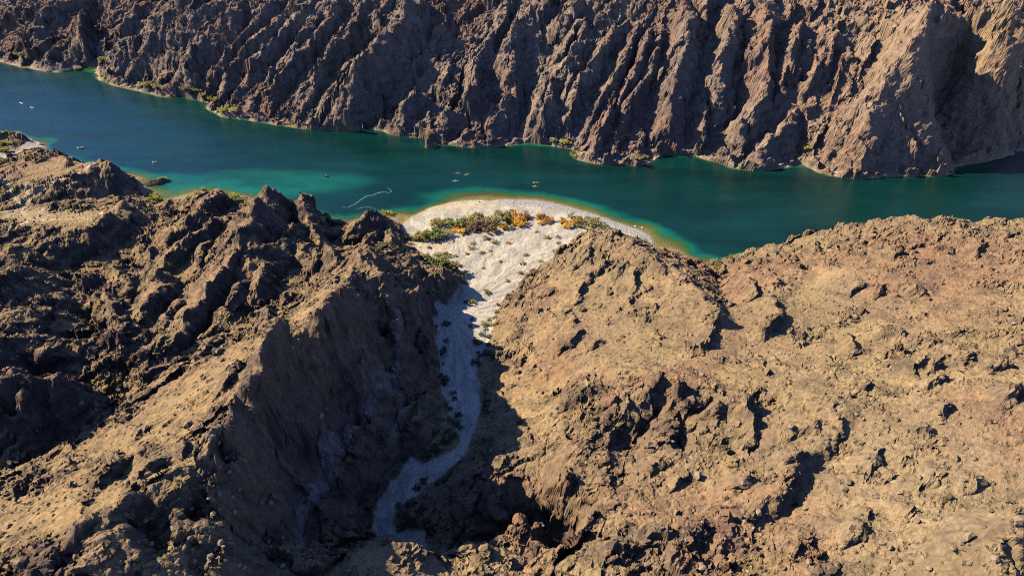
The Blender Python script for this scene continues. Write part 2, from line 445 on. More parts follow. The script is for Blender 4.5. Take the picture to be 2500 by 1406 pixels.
class Block:
    """Index windows of a structured plan grid, so that local features only touch the rows and columns they reach."""
    def __init__(self, x, y):
        self.r0, self.r1 = y.min(1), y.max(1)
        self.x, self.y = x, y

    def window(self, x0, x1, y0, y1):
        rows = np.nonzero((self.r1 >= y0) & (self.r0 <= y1))[0]
        if not len(rows):
            return None
        r = slice(rows[0], rows[-1] + 1)
        sx = self.x[r]
        cols = np.nonzero((sx.max(0) >= x0) & (sx.min(0) <= x1))[0]
        if not len(cols):
            return None
        return r, slice(cols[0], cols[-1] + 1)


# ------------------------------------------------------------------ secondary crests: (height, sunward width, lee width, line)
def S(a, wl, wr, *p):
    return (a, wl, wr, p)


STROKES = [
    # far wall, ribs from left to right
    S(5, 14, 5, (215, 0), (150, 30), (110, 60), (60, 95)), S(4, 12, 5, (110, 85), (70, 120), (60, 150)),
    S(4, 12, 5, (40, 30), (0, 62), (-40, 90)), S(4, 10, 4, (150, 110), (120, 140), (125, 165)),
    S(8, 16, 5, (562, 7), (504, 47), (461, 83), (378, 119), (299, 158), (254, 187)), S(5, 12, 5, (389, 0), (342, 32), (313, 72)),
    S(5, 9, 4, (378, 94), (306, 119), (262, 140)), S(5, 9, 4, (470, 150), (400, 150), (360, 148), (295, 204)),
    S(4, 9, 4, (468, 150), (440, 190), (420, 222)), S(4, 9, 4, (330, 55), (300, 90), (262, 120)), S(5, 10, 4, (460, 5), (410, 45), (360, 70)),
    S(6, 6, 4, (673, 7), (619, 72), (562, 144), (522, 191), (503, 226)), S(6, 10, 4, (730, 0), (680, 70), (628, 122), (590, 165), (542, 230)),
    S(6, 10, 4, (756, 18), (702, 90), (630, 173), (576, 234)), S(6, 10, 4, (839, 0), (824, 36), (774, 101), (720, 155), (684, 216), (648, 270)),
    S(5, 9, 4, (770, 60), (740, 110), (700, 160), (650, 220), (610, 262)), S(6, 11, 4, (890, 0), (874, 54), (848, 108), (818, 137), (780, 200), (740, 262)),
    S(6, 9, 4, (900, 144), (828, 216), (792, 270), (756, 306)),
    S(4, 7, 3, (945, 10), (922, 48), (930, 80)),
    S(5, 8, 4, (888, 285), (862, 300), (845, 316)), S(6, 10, 4, (1250, 0), (1222, 82), (1197, 120), (1166, 155)), S(8, 12, 4, (1166, 155), (1160, 200), (1160, 250), (1140, 280), (1100, 290), (1075, 330)),
    S(4, 8, 3, (1102, 164), (1082, 210)), S(7, 11, 4, (1050, 236), (1004, 270), (970, 318)), S(6, 8, 3, (1050, 300), (1042, 345)),
    
    S(5, 9, 4, (1414, 20), (1385, 70), (1340, 60)),
    S(5, 9, 4, (1350, 0), (1320, 50)), S(5, 8, 4, (1380, 170), (1395, 220), (1370, 270)),
    S(7, 9, 3.5, (1536, 58), (1486, 115), (1457, 180), (1414, 216), (1398, 290)), S(6, 7, 3, (1562, 72), (1540, 119), (1518, 180), (1486, 234), (1436, 306)),
    S(6, 7, 3, (1587, 90), (1565, 173), (1533, 230), (1486, 306), (1450, 370)), S(6, 7, 3, (1612, 122), (1587, 202), (1540, 270), (1522, 324)),
    S(4, 6, 3, (1510, 80), (1475, 150), (1440, 210)), S(4, 6, 3, (1505, 235), (1470, 290), (1440, 340)),
    S(5, 7, 3, (1640, 144), (1626, 223), (1600, 280)),
    S(6, 14, 3, (1570, 338), (1560, 375), (1560, 400)), S(4, 7, 3, (1510, 330), (1500, 390)),
    S(5, 8, 3, (1735, 0), (1728, 50)), S(5, 8, 3, (1722, 240), (1715, 300), (1715, 350)),
    S(5, 8, 3, (1840, 60), (1838, 140), (1830, 170)),
    S(6, 9, 3, (1962, 60), (1940, 108), (1925, 160), (1925, 215)), S(4, 6, 3, (1890, 250), (1870, 310)),
    S(5, 10, 4, (2075, 70), (2030, 110), (2020, 170)), S(5, 8, 4, (2020, 120), (1985, 200), (1960, 240)), S(6, 12, 3, (2090, 262), (2078, 300), (2030, 345)), 
    S(4, 8, 4, (2160, 350), (2140, 400)), S(5, 6, 4, (2300, 70), (2380, 110)), S(5, 7, 4, (2330, 240), (2400, 290)),
    S(5, 8, 3, (2440, 220), (2425, 270)), S(6, 8, 4, (2500, 240), (2478, 290)), S(4, 8, 4, (2230, 350), (2220, 400)),
    S(20, 20, 13, (1012, 0), (986, 75), (950, 112), (912, 162), (870, 215), (848, 252), (822, 292)), S(15, 18, 11, (575, 0), (566, 50), (504, 94), (479, 122), (468, 151), (440, 200)),
    S(10, 12, 8, (1300, 0), (1281, 54), (1247, 104), (1247, 165), (1262, 245), (1216, 288), (1195, 330)), S(13, 16, 9, (1428, 72), (1414, 108), (1378, 162), (1338, 216), (1335, 262), (1310, 310)),
    S(17, 14, 11, (1674, 0), (1681, 65), (1676, 130), (1648, 188), (1640, 260), (1630, 330)), S(12, 11, 8, (1775, 11), (1793, 72), (1771, 126), (1760, 175), (1755, 230)),
    S(13, 14, 8, (1879, 22), (1876, 90), (1868, 173), (1872, 209), (1865, 270), (1804, 324), (1771, 364)), S(10, 12, 8, (1944, 259), (1926, 324), (1872, 360), (1860, 408)),
    S(13, 16, 13, (2250, 20), (2250, 100), (2212, 144), (2192, 182), (2154, 225), (2128, 300), (2106, 385)), S(9, 9, 9, (2176, 198), (2246, 246), (2236, 299), (2300, 348)),
    S(10, 11, 10, (2400, 124), (2482, 196), (2476, 232), (2446, 276), (2440, 320), (2394, 372)), S(8.6, 18, 9, (216, 44), (203, 72), (203, 122), (175, 166)),
    # hill east of the fan
    S(3.5, 7, 1.6, (1484, 626), (1473, 644), (1441, 666), (1419, 695), (1408, 724)), S(3.5, 6, 1.6, (1441, 594), (1437, 623), (1405, 640)), S(2.5, 4, 1.4, (1420, 608), (1402, 628)),
    S(4, 7, 2, (1563, 641), (1545, 666), (1549, 695)), S(4, 8, 2, (1574, 618), (1628, 652)), S(3, 5, 1.6, (1405, 770), (1398, 782)), S(3, 5, 1.6, (1420, 800), (1405, 822), (1369, 842)),
    S(3, 5, 1.6, (1470, 824), (1441, 842)), S(2.6, 5, 1.5, (1460, 580), (1500, 590)), S(2.5, 5, 1.5, (1530, 645), (1500, 668)), S(2.6, 5, 1.5, (1350, 700), (1325, 712)),
    S(5, 6, 2, (1816, 662), (1848, 706)), S(4, 6, 2, (1870, 652), (1899, 684)), S(5, 7, 2, (1881, 720), (1906, 763), (1866, 803)), S(4.5, 7, 2, (1719, 724), (1744, 756), (1758, 785)),
    S(4, 6, 2, (1735, 792), (1737, 832), (1692, 840)), S(4.5, 5, 2, (2075, 806), (2086, 840)), S(3, 5, 1.6, (2172, 799), (2205, 806)), S(3, 5, 1.6, (2183, 848), (2212, 851)),
    S(4, 6, 1.8, (2262, 868), (2241, 896)), S(3.4, 5, 1.6, (2298, 875), (2268, 890)), S(3.4, 5, 1.6, (2316, 911), (2262, 929)), S(3, 5, 1.6, (2460, 796), (2417, 806)),
    S(3, 5, 1.6, (2385, 853), (2349, 860)), S(3, 5, 1.6, (2453, 878), (2421, 889)), S(2.5, 5, 1.5, (2104, 691), (2072, 713)), S(3.5, 6, 1.8, (2212, 688), (2248, 698)),
    S(2.6, 5, 1.5, (2165, 692), (2135, 712)), S(3, 6, 2, (1974, 590), (2007, 608)), S(3, 6, 2, (2205, 590), (2185, 620)), S(3, 5, 1.8, (2400, 580), (2385, 612)), S(3, 5, 1.8, (2470, 610), (2495, 625)),
    S(2.6, 5, 1.5, (1902, 1050), (1946, 1048), (1978, 1033), (2014, 1022)), S(2.6, 5, 1.5, (1917, 1112), (1960, 1094)), S(4, 5, 2, (1816, 1159), (1800, 1177)),
    S(5, 8, 1.8, (1800, 960), (1834, 985), (1838, 1055)), S(4, 6, 1.8, (1751, 1238), (1780, 1278), (1769, 1332)), S(4, 8, 1.8, (1730, 1278), (1719, 1300), (1672, 1339), (1622, 1350)),
    S(3, 5, 1.6, (1722, 1364), (1672, 1374)), S(3, 5, 1.6, (2162, 1094), (2133, 1116)), S(2.6, 5, 1.6, (2162, 1094), (2219, 1109)), S(2.6, 5, 1.5, (2136, 1130), (2104, 1138)),
    S(3, 5, 1.6, (2313, 1138), (2284, 1156), (2248, 1174)), S(3, 5, 1.6, (2388, 1159), (2338, 1168)), S(4, 6, 1.6, (2093, 1278), (2061, 1292)), S(3, 5, 1.6, (1996, 1303), (1960, 1307), (1938, 1321)),
    S(2.6, 5, 1.5, (2201, 1235), (2241, 1242)), S(3, 5, 1.6, (2126, 1242), (2097, 1244)), S(5, 6, 2, (2500, 935), (2464, 954)), S(3, 5, 1.6, (2330, 980), (2300, 1000)),
    S(3, 6, 1.6, (1466, 936), (1412, 958), (1369, 986)), S(4.5, 12, 2.2, (1614, 922), (1585, 961), (1545, 994), (1500, 1035)), S(3.5, 6, 1.6, (1394, 1084), (1434, 1094), (1484, 1112)),
    S(5, 8, 1.8, (1388, 1150), (1370, 1200), (1325, 1228)), S(3, 6, 1.6, (1530, 1140), (1480, 1155)), S(3, 5, 1.6, (1686, 1159), (1653, 1170)), S(3, 5, 1.6, (1516, 1318), (1506, 1343)),
    S(-5, 3.5, 3.5, (1665, 1050), (1660, 1078)), S(-5, 4, 4, (1712, 985), (1725, 992)), S(-5, 5, 5, (1490, 1160), (1520, 1158)), S(-3.5, 6, 5, (1600, 975), (1560, 1030), (1535, 1070), (1540, 1110)),
    S(3, 5, 1.6, (1560, 930), (1530, 950)), S(3.5, 5, 1.6, (1660, 945), (1640, 975)), S(4, 5, 1.6, (1740, 975), (1760, 1000)), S(3, 5, 1.6, (1620, 1120), (1590, 1140)),
    S(-4, 4, 3, (1245, 1185), (1275, 1215), (1250, 1250)), S(3, 4, 2, (1215, 1150), (1245, 1170)), S(3, 5, 2, (1450, 1000), (1430, 1020)), 
    S(11, 10, 14, (2484, 1230), (2450, 1300), (2425, 1350), (2395, 1420)),
    # great ridge and western hills
    S(2.5, 3, 2, (852, 690), (812, 745), (764, 790)), S(2.6, 4, 2, (700, 835), (652, 868), (625, 915), (600, 960), (580, 985)), S(2.5, 3, 2, (532, 1050), (514, 1120)), S(3, 4, 2, (340, 1220), (310, 1235), (275, 1260)),
    S(5, 8, 3, (900, 605), (935, 640)), S(5, 8, 3, (870, 610), (915, 650), (940, 690)), S(4, 6, 3, (970, 650), (1010, 680), (1000, 700)), S(4, 6, 3, (1040, 668), (1060, 690)),
    S(5, 7, 3, (905, 735), (870, 760)), S(5, 6, 3, (1010, 745), (1022, 765)), S(4, 6, 3, (940, 750), (965, 775)), S(4, 5, 3, (1095, 665), (1080, 720), (1060, 745)),
    S(3, 5, 2, (470, 1060), (450, 1090), (440, 1095)), S(3.5, 5, 2, (270, 1100), (285, 1130), (255, 1160)), S(3.5, 5, 2, (395, 1115), (360, 1140), (340, 1150)), S(2.5, 4, 2, (585, 880), (560, 915), (540, 945)),
    S(3, 4, 2, (665, 745), (650, 790), (640, 800)), S(3, 4, 2, (700, 720), (715, 750)), S(2.5, 4, 2, (510, 830), (490, 870)), S(2, 3, 1.6, (320, 1000), (310, 1010)), S(2.5, 3, 1.6, (110, 1335), (90, 1355)),
    S(3, 4, 2, (60, 1370), (50, 1400)), S(3, 4, 2, (230, 1265), (200, 1290), (178, 1305)), S(2.5, 4, 2, (620, 1155), (600, 1190)), S(4, 5, 3, (560, 1200), (540, 1260), (545, 1320)),
    S(4, 5, 3, (420, 1230), (440, 1280)), S(4, 6, 3, (470, 1200), (400, 1220)), S(3, 5, 3, (320, 1290), (330, 1370)), S(4, 6, 3, (600, 1340), (560, 1390)),
    S(-2.5, 5, 5, (955, 905), (915, 980), (870, 1050), (800, 1130), (765, 1200), (735, 1290)),
    S(5, 8, 3, (112, 990), (140, 960), (146, 990), (136, 1010)), S(6, 9, 3, (120, 930), (172, 934), (182, 950), (184, 976)), S(5, 8, 3, (4, 924), (30, 914), (54, 922)),
    S(5, 9, 3, (0, 866), (50, 842), (90, 848), (140, 850)), S(4, 6, 3, (120, 888), (150, 872), (178, 886)), S(4, 6, 3, (212, 838), (264, 828), (300, 836), (296, 856)),
    S(5, 8, 3, (318, 828), (366, 820), (400, 838)), S(4, 6, 3, (178, 858), (220, 840)), S(4, 7, 3, (0, 710), (60, 705), (110, 695)), S(5, 8, 3, (0, 772), (50, 768), (100, 765), (165, 775)),
    S(4, 7, 3, (100, 735), (140, 730), (165, 745)), S(3, 5, 3, (30, 640), (60, 660), (100, 670)), S(4, 6, 3, (12, 950), (46, 947), (88, 952), (92, 964)),
    S(4, 5, 3, (240, 680), (215, 678), (200, 690)), S(5, 6, 4, (292, 690), (285, 660), (300, 650)), S(3, 4, 2, (240, 725), (245, 760), (270, 790)),
    # buttresses and chutes of the cliff above the wash
    S(7, 8, 8, (830, 760), (880, 860), (900, 950)), S(6.5, 7, 7, (960, 735), (985, 800), (975, 880)), S(7, 8, 8, (700, 885), (760, 1000), (790, 1080)), S(6.5, 6, 6, (1040, 715), (1045, 800), (1050, 870)),
    S(6.5, 8, 8, (930, 1020), (900, 1100), (880, 1180)), S(5, 6, 6, (1050, 940), (1030, 1010), (990, 1070)), S(6.5, 8, 8, (625, 1000), (645, 1090), (680, 1160)), S(5, 6, 5, (740, 1120), (760, 1200), (790, 1260)),
    S(-5, 6, 6, (800, 870), (830, 930), (850, 1010)), S(-5, 6, 6, (1005, 760), (1010, 850), (1015, 930)), S(-5, 7, 7, (665, 960), (695, 1080), (720, 1180)), S(-5, 6, 6, (925, 760), (935, 850)),
    S(-4, 6, 6, (870, 690), (900, 720)),
    # fins and crests along the near bank
    S(17, 27, 14, (688, 470), (672, 490), (645, 520), (618, 548), (600, 574)), S(15, 9, 12, (735, 477), (741, 495), (752, 530)),
    S(8.5, 17, 4, (563, 523), (545, 548), (505, 577), (462, 600), (428, 612), (398, 648)), S(4, 5, 2, (520, 585), (500, 620), (480, 650)), S(3, 4, 2, (480, 600), (465, 635)), S(3, 4, 2, (450, 615), (435, 640)),
    S(10, 24, 4, (563, 568), (594, 586), (590, 612), (580, 642), (540, 686), (512, 735), (472, 775), (432, 808)),
    S(9, 16, 6, (300, 682), (345, 680), (388, 682), (402, 705), (368, 740), (335, 790)), S(4, 5, 2.5, (340, 690), (310, 735), (290, 790)), S(8, 8, 5, (452, 728), (420, 770), (395, 812)),
    S(7, 9, 5, (230, 735), (262, 722), (280, 760), (285, 795)), S(6, 6, 3, (490, 720), (455, 760), (430, 800)),
    S(11, 8, 13, (588, 655), (610, 632), (650, 618), (706, 593), (752, 602)), S(10, 7, 10, (690, 578), (716, 568), (756, 559), (776, 582)),
    S(9, 9, 5, (672, 646), (650, 656), (640, 690), (622, 712)), S(8, 7, 6, (605, 680), (570, 738), (533, 772)), S(9, 7, 6, (765, 632), (798, 611), (828, 640)),
    S(8.5, 12, 12, (395, 578), (430, 558), (475, 535), (522, 537), (545, 560)), S(9, 12, 12, (0, 600), (60, 612), (100, 618), (140, 598), (178, 579), (215, 572), (255, 545), (290, 515), (312, 490), (328, 502)),
    S(5, 5, 4, (380, 590), (370, 620), (365, 645)), S(5, 6, 4, (300, 640), (275, 650)), S(4, 5, 4, (340, 600), (345, 640)),
    S(10, 17, 7, (548, 458), (535, 475), (515, 497), (496, 522)), S(6, 9, 5, (470, 488), (500, 473), (520, 470)), S(7, 4, 4, (766, 506), (770, 520)), S(5, 4, 4, (600, 485), (612, 492)),
    S(10, 11, 6, (862, 548), (880, 540), (897, 531), (918, 530), (940, 520), (962, 526)), S(8, 6, 6, (950, 540), (958, 570), (955, 590)), S(5, 6, 4, (920, 555), (905, 580)),
    S(4, 9, 5, (262, 398), (278, 415), (288, 440)), S(3, 6, 3, (150, 382), (168, 395)), S(3, 5, 3, (215, 402), (225, 405)),
    S(6.5, 8, 9, (0, 772), (50, 768), (100, 765), (165, 775)), S(6.5, 8, 8, (0, 700), (60, 702), (112, 695)), S(6.5, 10, 8, (-60, 880), (0, 866), (50, 840), (90, 846), (140, 850)),
    S(6.5, 8, 8, (-40, 950), (12, 950), (46, 947), (88, 952), (92, 966)), S(7, 9, 8, (118, 930), (172, 932), (184, 950), (186, 978)), S(7, 7, 12, (30, 640), (60, 660), (100, 672)), S(6, 8, 6, (200, 850), (264, 828), (310, 834)), S(6, 8, 6, (318, 828), (366, 820), (402, 838)),
]


def place_strokes():
    Q = [dense([(u, v) for u, v in p], 12.0) for _, _, _, p in STROKES]
    lift = np.concatenate([np.full(len(q), max(s[0], 0) * 0.85) for q, s in zip(Q, STROKES)])
    q = np.vstack(Q)
    X, Y, _ = ray_hit(q[:, 0], q[:, 1], lift)
    out, i = [], 0
    for (a, wl, wr, p), n in zip(STROKES, map(len, Q)):
        x, y = X[i:i + n], Y[i:i + n]
        i += n
        keep = [0]                       # drop stretches that jumped to a farther surface
        for k in range(1, len(x)):
            if math.hypot(x[k] - x[keep[-1]], y[k] - y[keep[-1]]) < 14 + 6 * (k - keep[-1]):
                keep.append(k)
        far = p[0][1] < 420 and (p[0][1] < 300 or p[0][0] > 700)
        if far:
            a, wl, wr = a * (1.45 if a > 8.5 else FAR_GAIN), wl * 1.05, wr * 1.1
        else:
            a = a * (NEAR_GAIN if p[0][0] < 1150 else 1.0)
            wr = wr * (1.0 if p[0][0] < 1150 else 1.15)
        out.append((a, wl, wr, x[keep], y[keep]))
    return out


FAR_GAIN, NEAR_GAIN = 2.1, 1.3
PLACED = place_strokes()


def add_strokes(x, y, h, blk):
    wx = x + F(1.6) * perlin(x / F(7), y / F(7), 41) + F(0.6) * perlin(x / F(2.4), y / F(2.4), 43)
    wy = y + F(1.6) * perlin(x / F(7), y / F(7), 42) + F(0.6) * perlin(x / F(2.4), y / F(2.4), 44)
    amp = F(1) + F(0.26) * perlin(x / F(9), y / F(9), 45)
    cover, big, small = np.zeros(x.shape, F), np.zeros(x.shape, F), np.zeros(x.shape, F)
    for a, wl, wr, sx, sy in PLACED:
        m = max(wl, wr) + 3
        sel = blk.window(sx.min() - m, sx.max() + m, sy.min() - m, sy.max() + m)
        if sel is None:
            continue
        px, py = wx[sel], wy[sel]
        best = np.zeros(px.shape, F)
        n = len(sx) - 1
        for k in range(n):
            ax, ay, bx, by = sx[k], sy[k], sx[k + 1], sy[k + 1]
            ex, ey = bx - ax, by - ay
            L2 = ex * ex + ey * ey + 1e-6
            t = np.clip(((px - ax) * ex + (py - ay) * ey) / L2, 0, 1)
            qx, qy = px - ax - t * ex, py - ay - t * ey
            d = np.sqrt(qx * qx + qy * qy)
            lee = smooth(-0.5, 0.5, (qx * SHADOW_DIR[0] + qy * SHADOW_DIR[1]) / (d + 1e-3))
            w = wl + (wr - wl) * lee
            g = np.clip(1 - d / w, 0, 1)
            f = g * (1.35 - 0.35 * g)
            s = (k + t) / n
            f = f * (1 - 0.45 * np.abs(2 * s - 1) ** 4)
            best = np.maximum(best, f)
        if a >= 6:
            big[sel] = np.maximum(big[sel], F(a) * best)
        elif a > 0:
            small[sel] = np.maximum(small[sel], F(a) * best)
        else:
            h[sel] += F(a) * best
        cover[sel] = np.maximum(cover[sel], best)
    rise = F(0.25) + F(0.75) * smooth(-0.5, 7, h)
    return h + (big + small * (1 - F(0.5) * np.clip(big / 8, 0, 1))) * amp * rise, cover

# ------------------------------------------------------------------ zones of the ground
def raster_zone(line_uvz, cell=1.0, soft=2):
    p = W(line_uvz)[:, :2]
    x0, y0 = p.min(0) - 12; x1, y1 = p.max(0) + 12
    gx = np.arange(x0, x1, cell); gy = np.arange(y0, y1, cell)
    X, Y = np.meshgrid(gx, gy)
    inside = np.zeros(X.shape, bool)
    q = np.roll(p, 1, 0)
    for (ax, ay), (bx, by) in zip(p, q):
        hit = ((ay > Y) != (by > Y)) & (X < (bx - ax) * (Y - ay) / (by - ay + 1e-9) + ax)
        inside ^= hit
    m = inside.astype(F)
    for _ in range(soft):
        e = np.pad(m, 1, mode='edge')
        m = (e[:-2, 1:-1] + e[2:, 1:-1] + e[1:-1, :-2] + e[1:-1, 2:] + 2 * m) / 6
    return m, x0, y0, cell


def zone_at(zone, x, y):
    m, x0, y0, cell = zone
    gx = (x - x0) / cell; gy = (y - y0) / cell
    ok = (gx >= 0) & (gy >= 0) & (gx < m.shape[1] - 1.01) & (gy < m.shape[0] - 1.01)
    gx = np.clip(gx, 0, m.shape[1] - 1.01); gy = np.clip(gy, 0, m.shape[0] - 1.01)
    ix, iy = gx.astype(np.int32), gy.astype(np.int32); tx, ty = (gx - ix).astype(F), (gy - iy).astype(F)
    v = (m[iy, ix] * (1 - tx) + m[iy, ix + 1] * tx) * (1 - ty) + (m[iy + 1, ix] * (1 - tx) + m[iy + 1, ix + 1] * tx) * ty
    return np.where(ok, v, 0).astype(F)


def _span(line, a, b):
    i = [k for k, p in enumerate(line) if p[:2] == a][0]; j = [k for k, p in enumerate(line) if p[:2] == b][0]
    return line[i:j + 1]


FAN_EDGE = (flat(_span(NEAR_SHORE, (985, 546), (1602, 612)), -0.4)
            + [(1595, 606, 0.8), (1560, 586, 1.2), (1500, 562, 1.5), (1450, 562, 1.8), (1410, 574, 2), (1388, 596, 2.5), (1350, 628, 2.8), (1305, 662, 3.2)]
            + WASH_RIGHT[1:] + [(1060, 1352, 8), (1000, 1345, 7.8)] + WASH_LEFT[::-1] + [(1125, 668, 3.6), (1090, 640, 3.2), (1045, 625, 3.5), (1000, 598, 1.6), (985, 575, 0.8)])
SAND = raster_zone(FAN_EDGE)
BAY = raster_zone([(-80, 400, 2.2), (0, 392, 2.2), (40, 378, 1.7), (70, 366, 1.2), (95, 358, 0.9), (112, 354, -0.3), (98, 346, -0.3), (76, 349, 0.3), (50, 362, 1.5), (0, 372, 2), (-80, 380, 2)], soft=1)
TALUS = raster_zone([(1000, 598, 1.6), (985, 575, 0.8), (960, 598, 2), (905, 600, 6), (960, 632, 8), (1060, 650, 7), (1120, 664, 4), (1090, 640, 3.2), (1045, 625, 3.5)], soft=2)


def patch(blk, specs, init=0.0):
    """Blend soft elliptical patches (u, v, half-width, half-height in frame px, value, turn) surveyed onto the relief."""
    out = np.full(blk.x.shape, init, F)
    sp = np.array(specs, float)
    hx, hy, ht = ray_hit(sp[:, 0], sp[:, 1])
    for k, (u, v, ru, rv, val, ang) in enumerate(specs):
        sc = ht[k] / FPX
        dep = PITCH + math.atan((v - 703) / FPX)
        rx, ry = ru * sc, rv * sc / math.sin(dep + 0.25)
        m = 1.9 * max(rx, ry)
        w = blk.window(hx[k] - m, hx[k] + m, hy[k] - m, hy[k] + m)
        if w is None:
            continue
        dx, dy = blk.x[w] - F(hx[k]), blk.y[w] - F(hy[k])
        ca, sa = F(math.cos(ang)), F(math.sin(ang))
        d2 = ((dx * ca + dy * sa) / F(rx)) ** 2 + ((-dx * sa + dy * ca) / F(ry)) ** 2
        g = np.clip(np.exp(-d2 * F(1.2)) - F(0.013), 0, 1)
        out[w] += (F(val) - out[w]) * g
    return out


ROUGH = [  # how craggy
    (560, 640, 230, 120, 0.62, 0), (430, 740, 200, 60, 0.62, 0),
    (1700, 850, 700, 330, 0.34, 0), (2200, 1100, 600, 400, 0.34, 0), (2100, 700, 500, 160, 0.36, 0), (1420, 720, 160, 120, 0.34, 0), (2000, 640, 120, 40, 0.6, 0), (1480, 640, 90, 50, 0.6, 0), (2300, 880, 200, 50, 0.55, 0), (2250, 1160, 200, 40, 0.5, 0), (2000, 1310, 120, 40, 0.6, 0),
    (1620, 1010, 210, 110, 1.0, 0), (1700, 1320, 160, 80, 0.9, 0), (2100, 560, 400, 40, 0.6, 0),
    (450, 980, 240, 170, 0.2, 0.7), (150, 1240, 280, 120, 0.2, 0), (700, 790, 130, 60, 0.3, 0.5), (820, 710, 70, 50, 0.35, 0.6), (880, 650, 50, 40, 0.45, 0), (950, 1375, 110, 50, 0.3, 0), (470, 1290, 170, 120, 1.1, 0), (600, 1160, 80, 60, 1.0, 0),
    (140, 530, 170, 36, 0.18, 0), (130, 410, 120, 35, 0.3, 0), (480, 640, 70, 30, 0.4, 0.6), (170, 870, 260, 110, 1.15, 0), (80, 720, 150, 90, 1.15, 0), (960, 1000, 130, 150, 0.7, 0),
]
RED = [(1010, 770, 50, 70, 0.6, 0), (900, 860, 90, 90, 0.4, 0), (820, 1010, 90, 80, 0.35, 0), (1110, 700, 30, 40, 0.5, 0), (1310, 1290, 60, 40, 0.8, 0), (1290, 1390, 40, 40, 0.7, 0), (1450, 1080, 60, 50, 0.8, 0), (1500, 990, 30, 40, 0.9, 0), (1990, 770, 70, 20, 0.8, 0), (2130, 590, 50, 30, 0.7, 0), (1370, 1130, 60, 40, 0.5, 0), (1760, 1300, 30, 60, 0.6, 0), (1830, 830, 60, 30, 0.4, 0),
       (1410, 1010, 25, 20, 0.8, 0), (2190, 1320, 40, 30, 0.2, 0), (1620, 690, 40, 30, 0.45, 0), (870, 640, 60, 30, 0.5, 0), (1330, 1130, 40, 40, 0.5, 0), (560, 700, 60, 60, 0.3, 0)]
YELLOW = [(1780, 930, 80, 45, 0.75, 0), (1750, 1130, 60, 60, 0.6, 0), (1320, 970, 30, 30, 0.6, 0), (440, 660, 50, 22, 1.0, 0.5), (560, 800, 90, 30, 0.6, 0), (450, 1000, 160, 90, 0.5, 0), (160, 1220, 190, 90, 0.6, 0),
          (400, 1150, 100, 50, 0.4, 0), (140, 540, 140, 24, 0.7, 0), (225, 780, 40, 30, 0.9, 0), (340, 805, 60, 12, 0.8, 0), (270, 930, 40, 45, 0.8, 0), (1760, 660, 25, 20, 0.8, 0), (2150, 650, 60, 30, 0.35, 0),
          (1620, 870, 60, 20, 0.6, 0), (1000, 620, 60, 20, 0.7, 0), (1060, 650, 50, 20, 0.6, 0), (700, 780, 90, 30, 0.5, 0), (1850, 1380, 70, 40, 0.5, 0), (1870, 1290, 40, 40, 0.4, 0), (2470, 130, 50, 40, 0.9, 0), (2450, 20, 60, 30, 0.8, 0),
          (2480, 230, 18, 20, 0.6, 0), (900, 1380, 100, 40, 0.4, 0), (1180, 1380, 60, 30, 0.4, 0), (800, 200, 60, 60, 0.3, 0)]
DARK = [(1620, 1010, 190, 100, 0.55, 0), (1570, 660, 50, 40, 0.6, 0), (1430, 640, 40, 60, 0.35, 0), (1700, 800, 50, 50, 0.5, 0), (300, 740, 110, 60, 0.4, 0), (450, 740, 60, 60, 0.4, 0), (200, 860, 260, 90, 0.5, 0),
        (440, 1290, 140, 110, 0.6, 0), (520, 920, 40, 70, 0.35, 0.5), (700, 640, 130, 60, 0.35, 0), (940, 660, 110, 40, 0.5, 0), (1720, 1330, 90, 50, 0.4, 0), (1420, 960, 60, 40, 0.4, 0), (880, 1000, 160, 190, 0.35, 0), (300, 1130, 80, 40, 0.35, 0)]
PALE = [(2200, 1150, 350, 200, 0.5, 0), (2300, 1300, 250, 120, 0.5, 0), (2050, 690, 160, 40, 0.25, 0), (1900, 620, 70, 25, 0.3, 0), (60, 520, 60, 20, 0.5, 0), (1280, 1100, 40, 40, 0.15, 0), (1650, 630, 60, 25, 0.45, 0), (1430, 960, 40, 30, 0.25, 0)]
TRAILS = [[(68, 452), (62, 480), (54, 503), (58, 520), (72, 535)], [(230, 412), (170, 430), (120, 450), (84, 470), (66, 488), (54, 504)], [(0, 568), (30, 558), (62, 546), (74, 536), (110, 538), (160, 536), (205, 532), (238, 543)],
          [(0, 540), (22, 526), (44, 514)], [(80, 536), (92, 530), (97, 520), (110, 508)], [(92, 534), (120, 526), (140, 517)], [(246, 520), (246, 534), (236, 544)], [(12, 440), (22, 462), (48, 500)]]
STREAKS = [(3.0, [(962, 900), (940, 940), (915, 985), (895, 1030), (868, 1062), (830, 1100), (800, 1130), (780, 1180), (760, 1225), (740, 1280), (722, 1304)]),
           (1.8, [(985, 790), (975, 830), (980, 880), (960, 905)]), (1.6, [(850, 1040), (812, 1080), (790, 1130)]), (1.2, [(905, 900), (890, 960), (880, 1000)]),
           (1.4, [(1030, 745), (1030, 800), (1040, 860)]), (1.2, [(1010, 960), (990, 1020), (960, 1080)])]



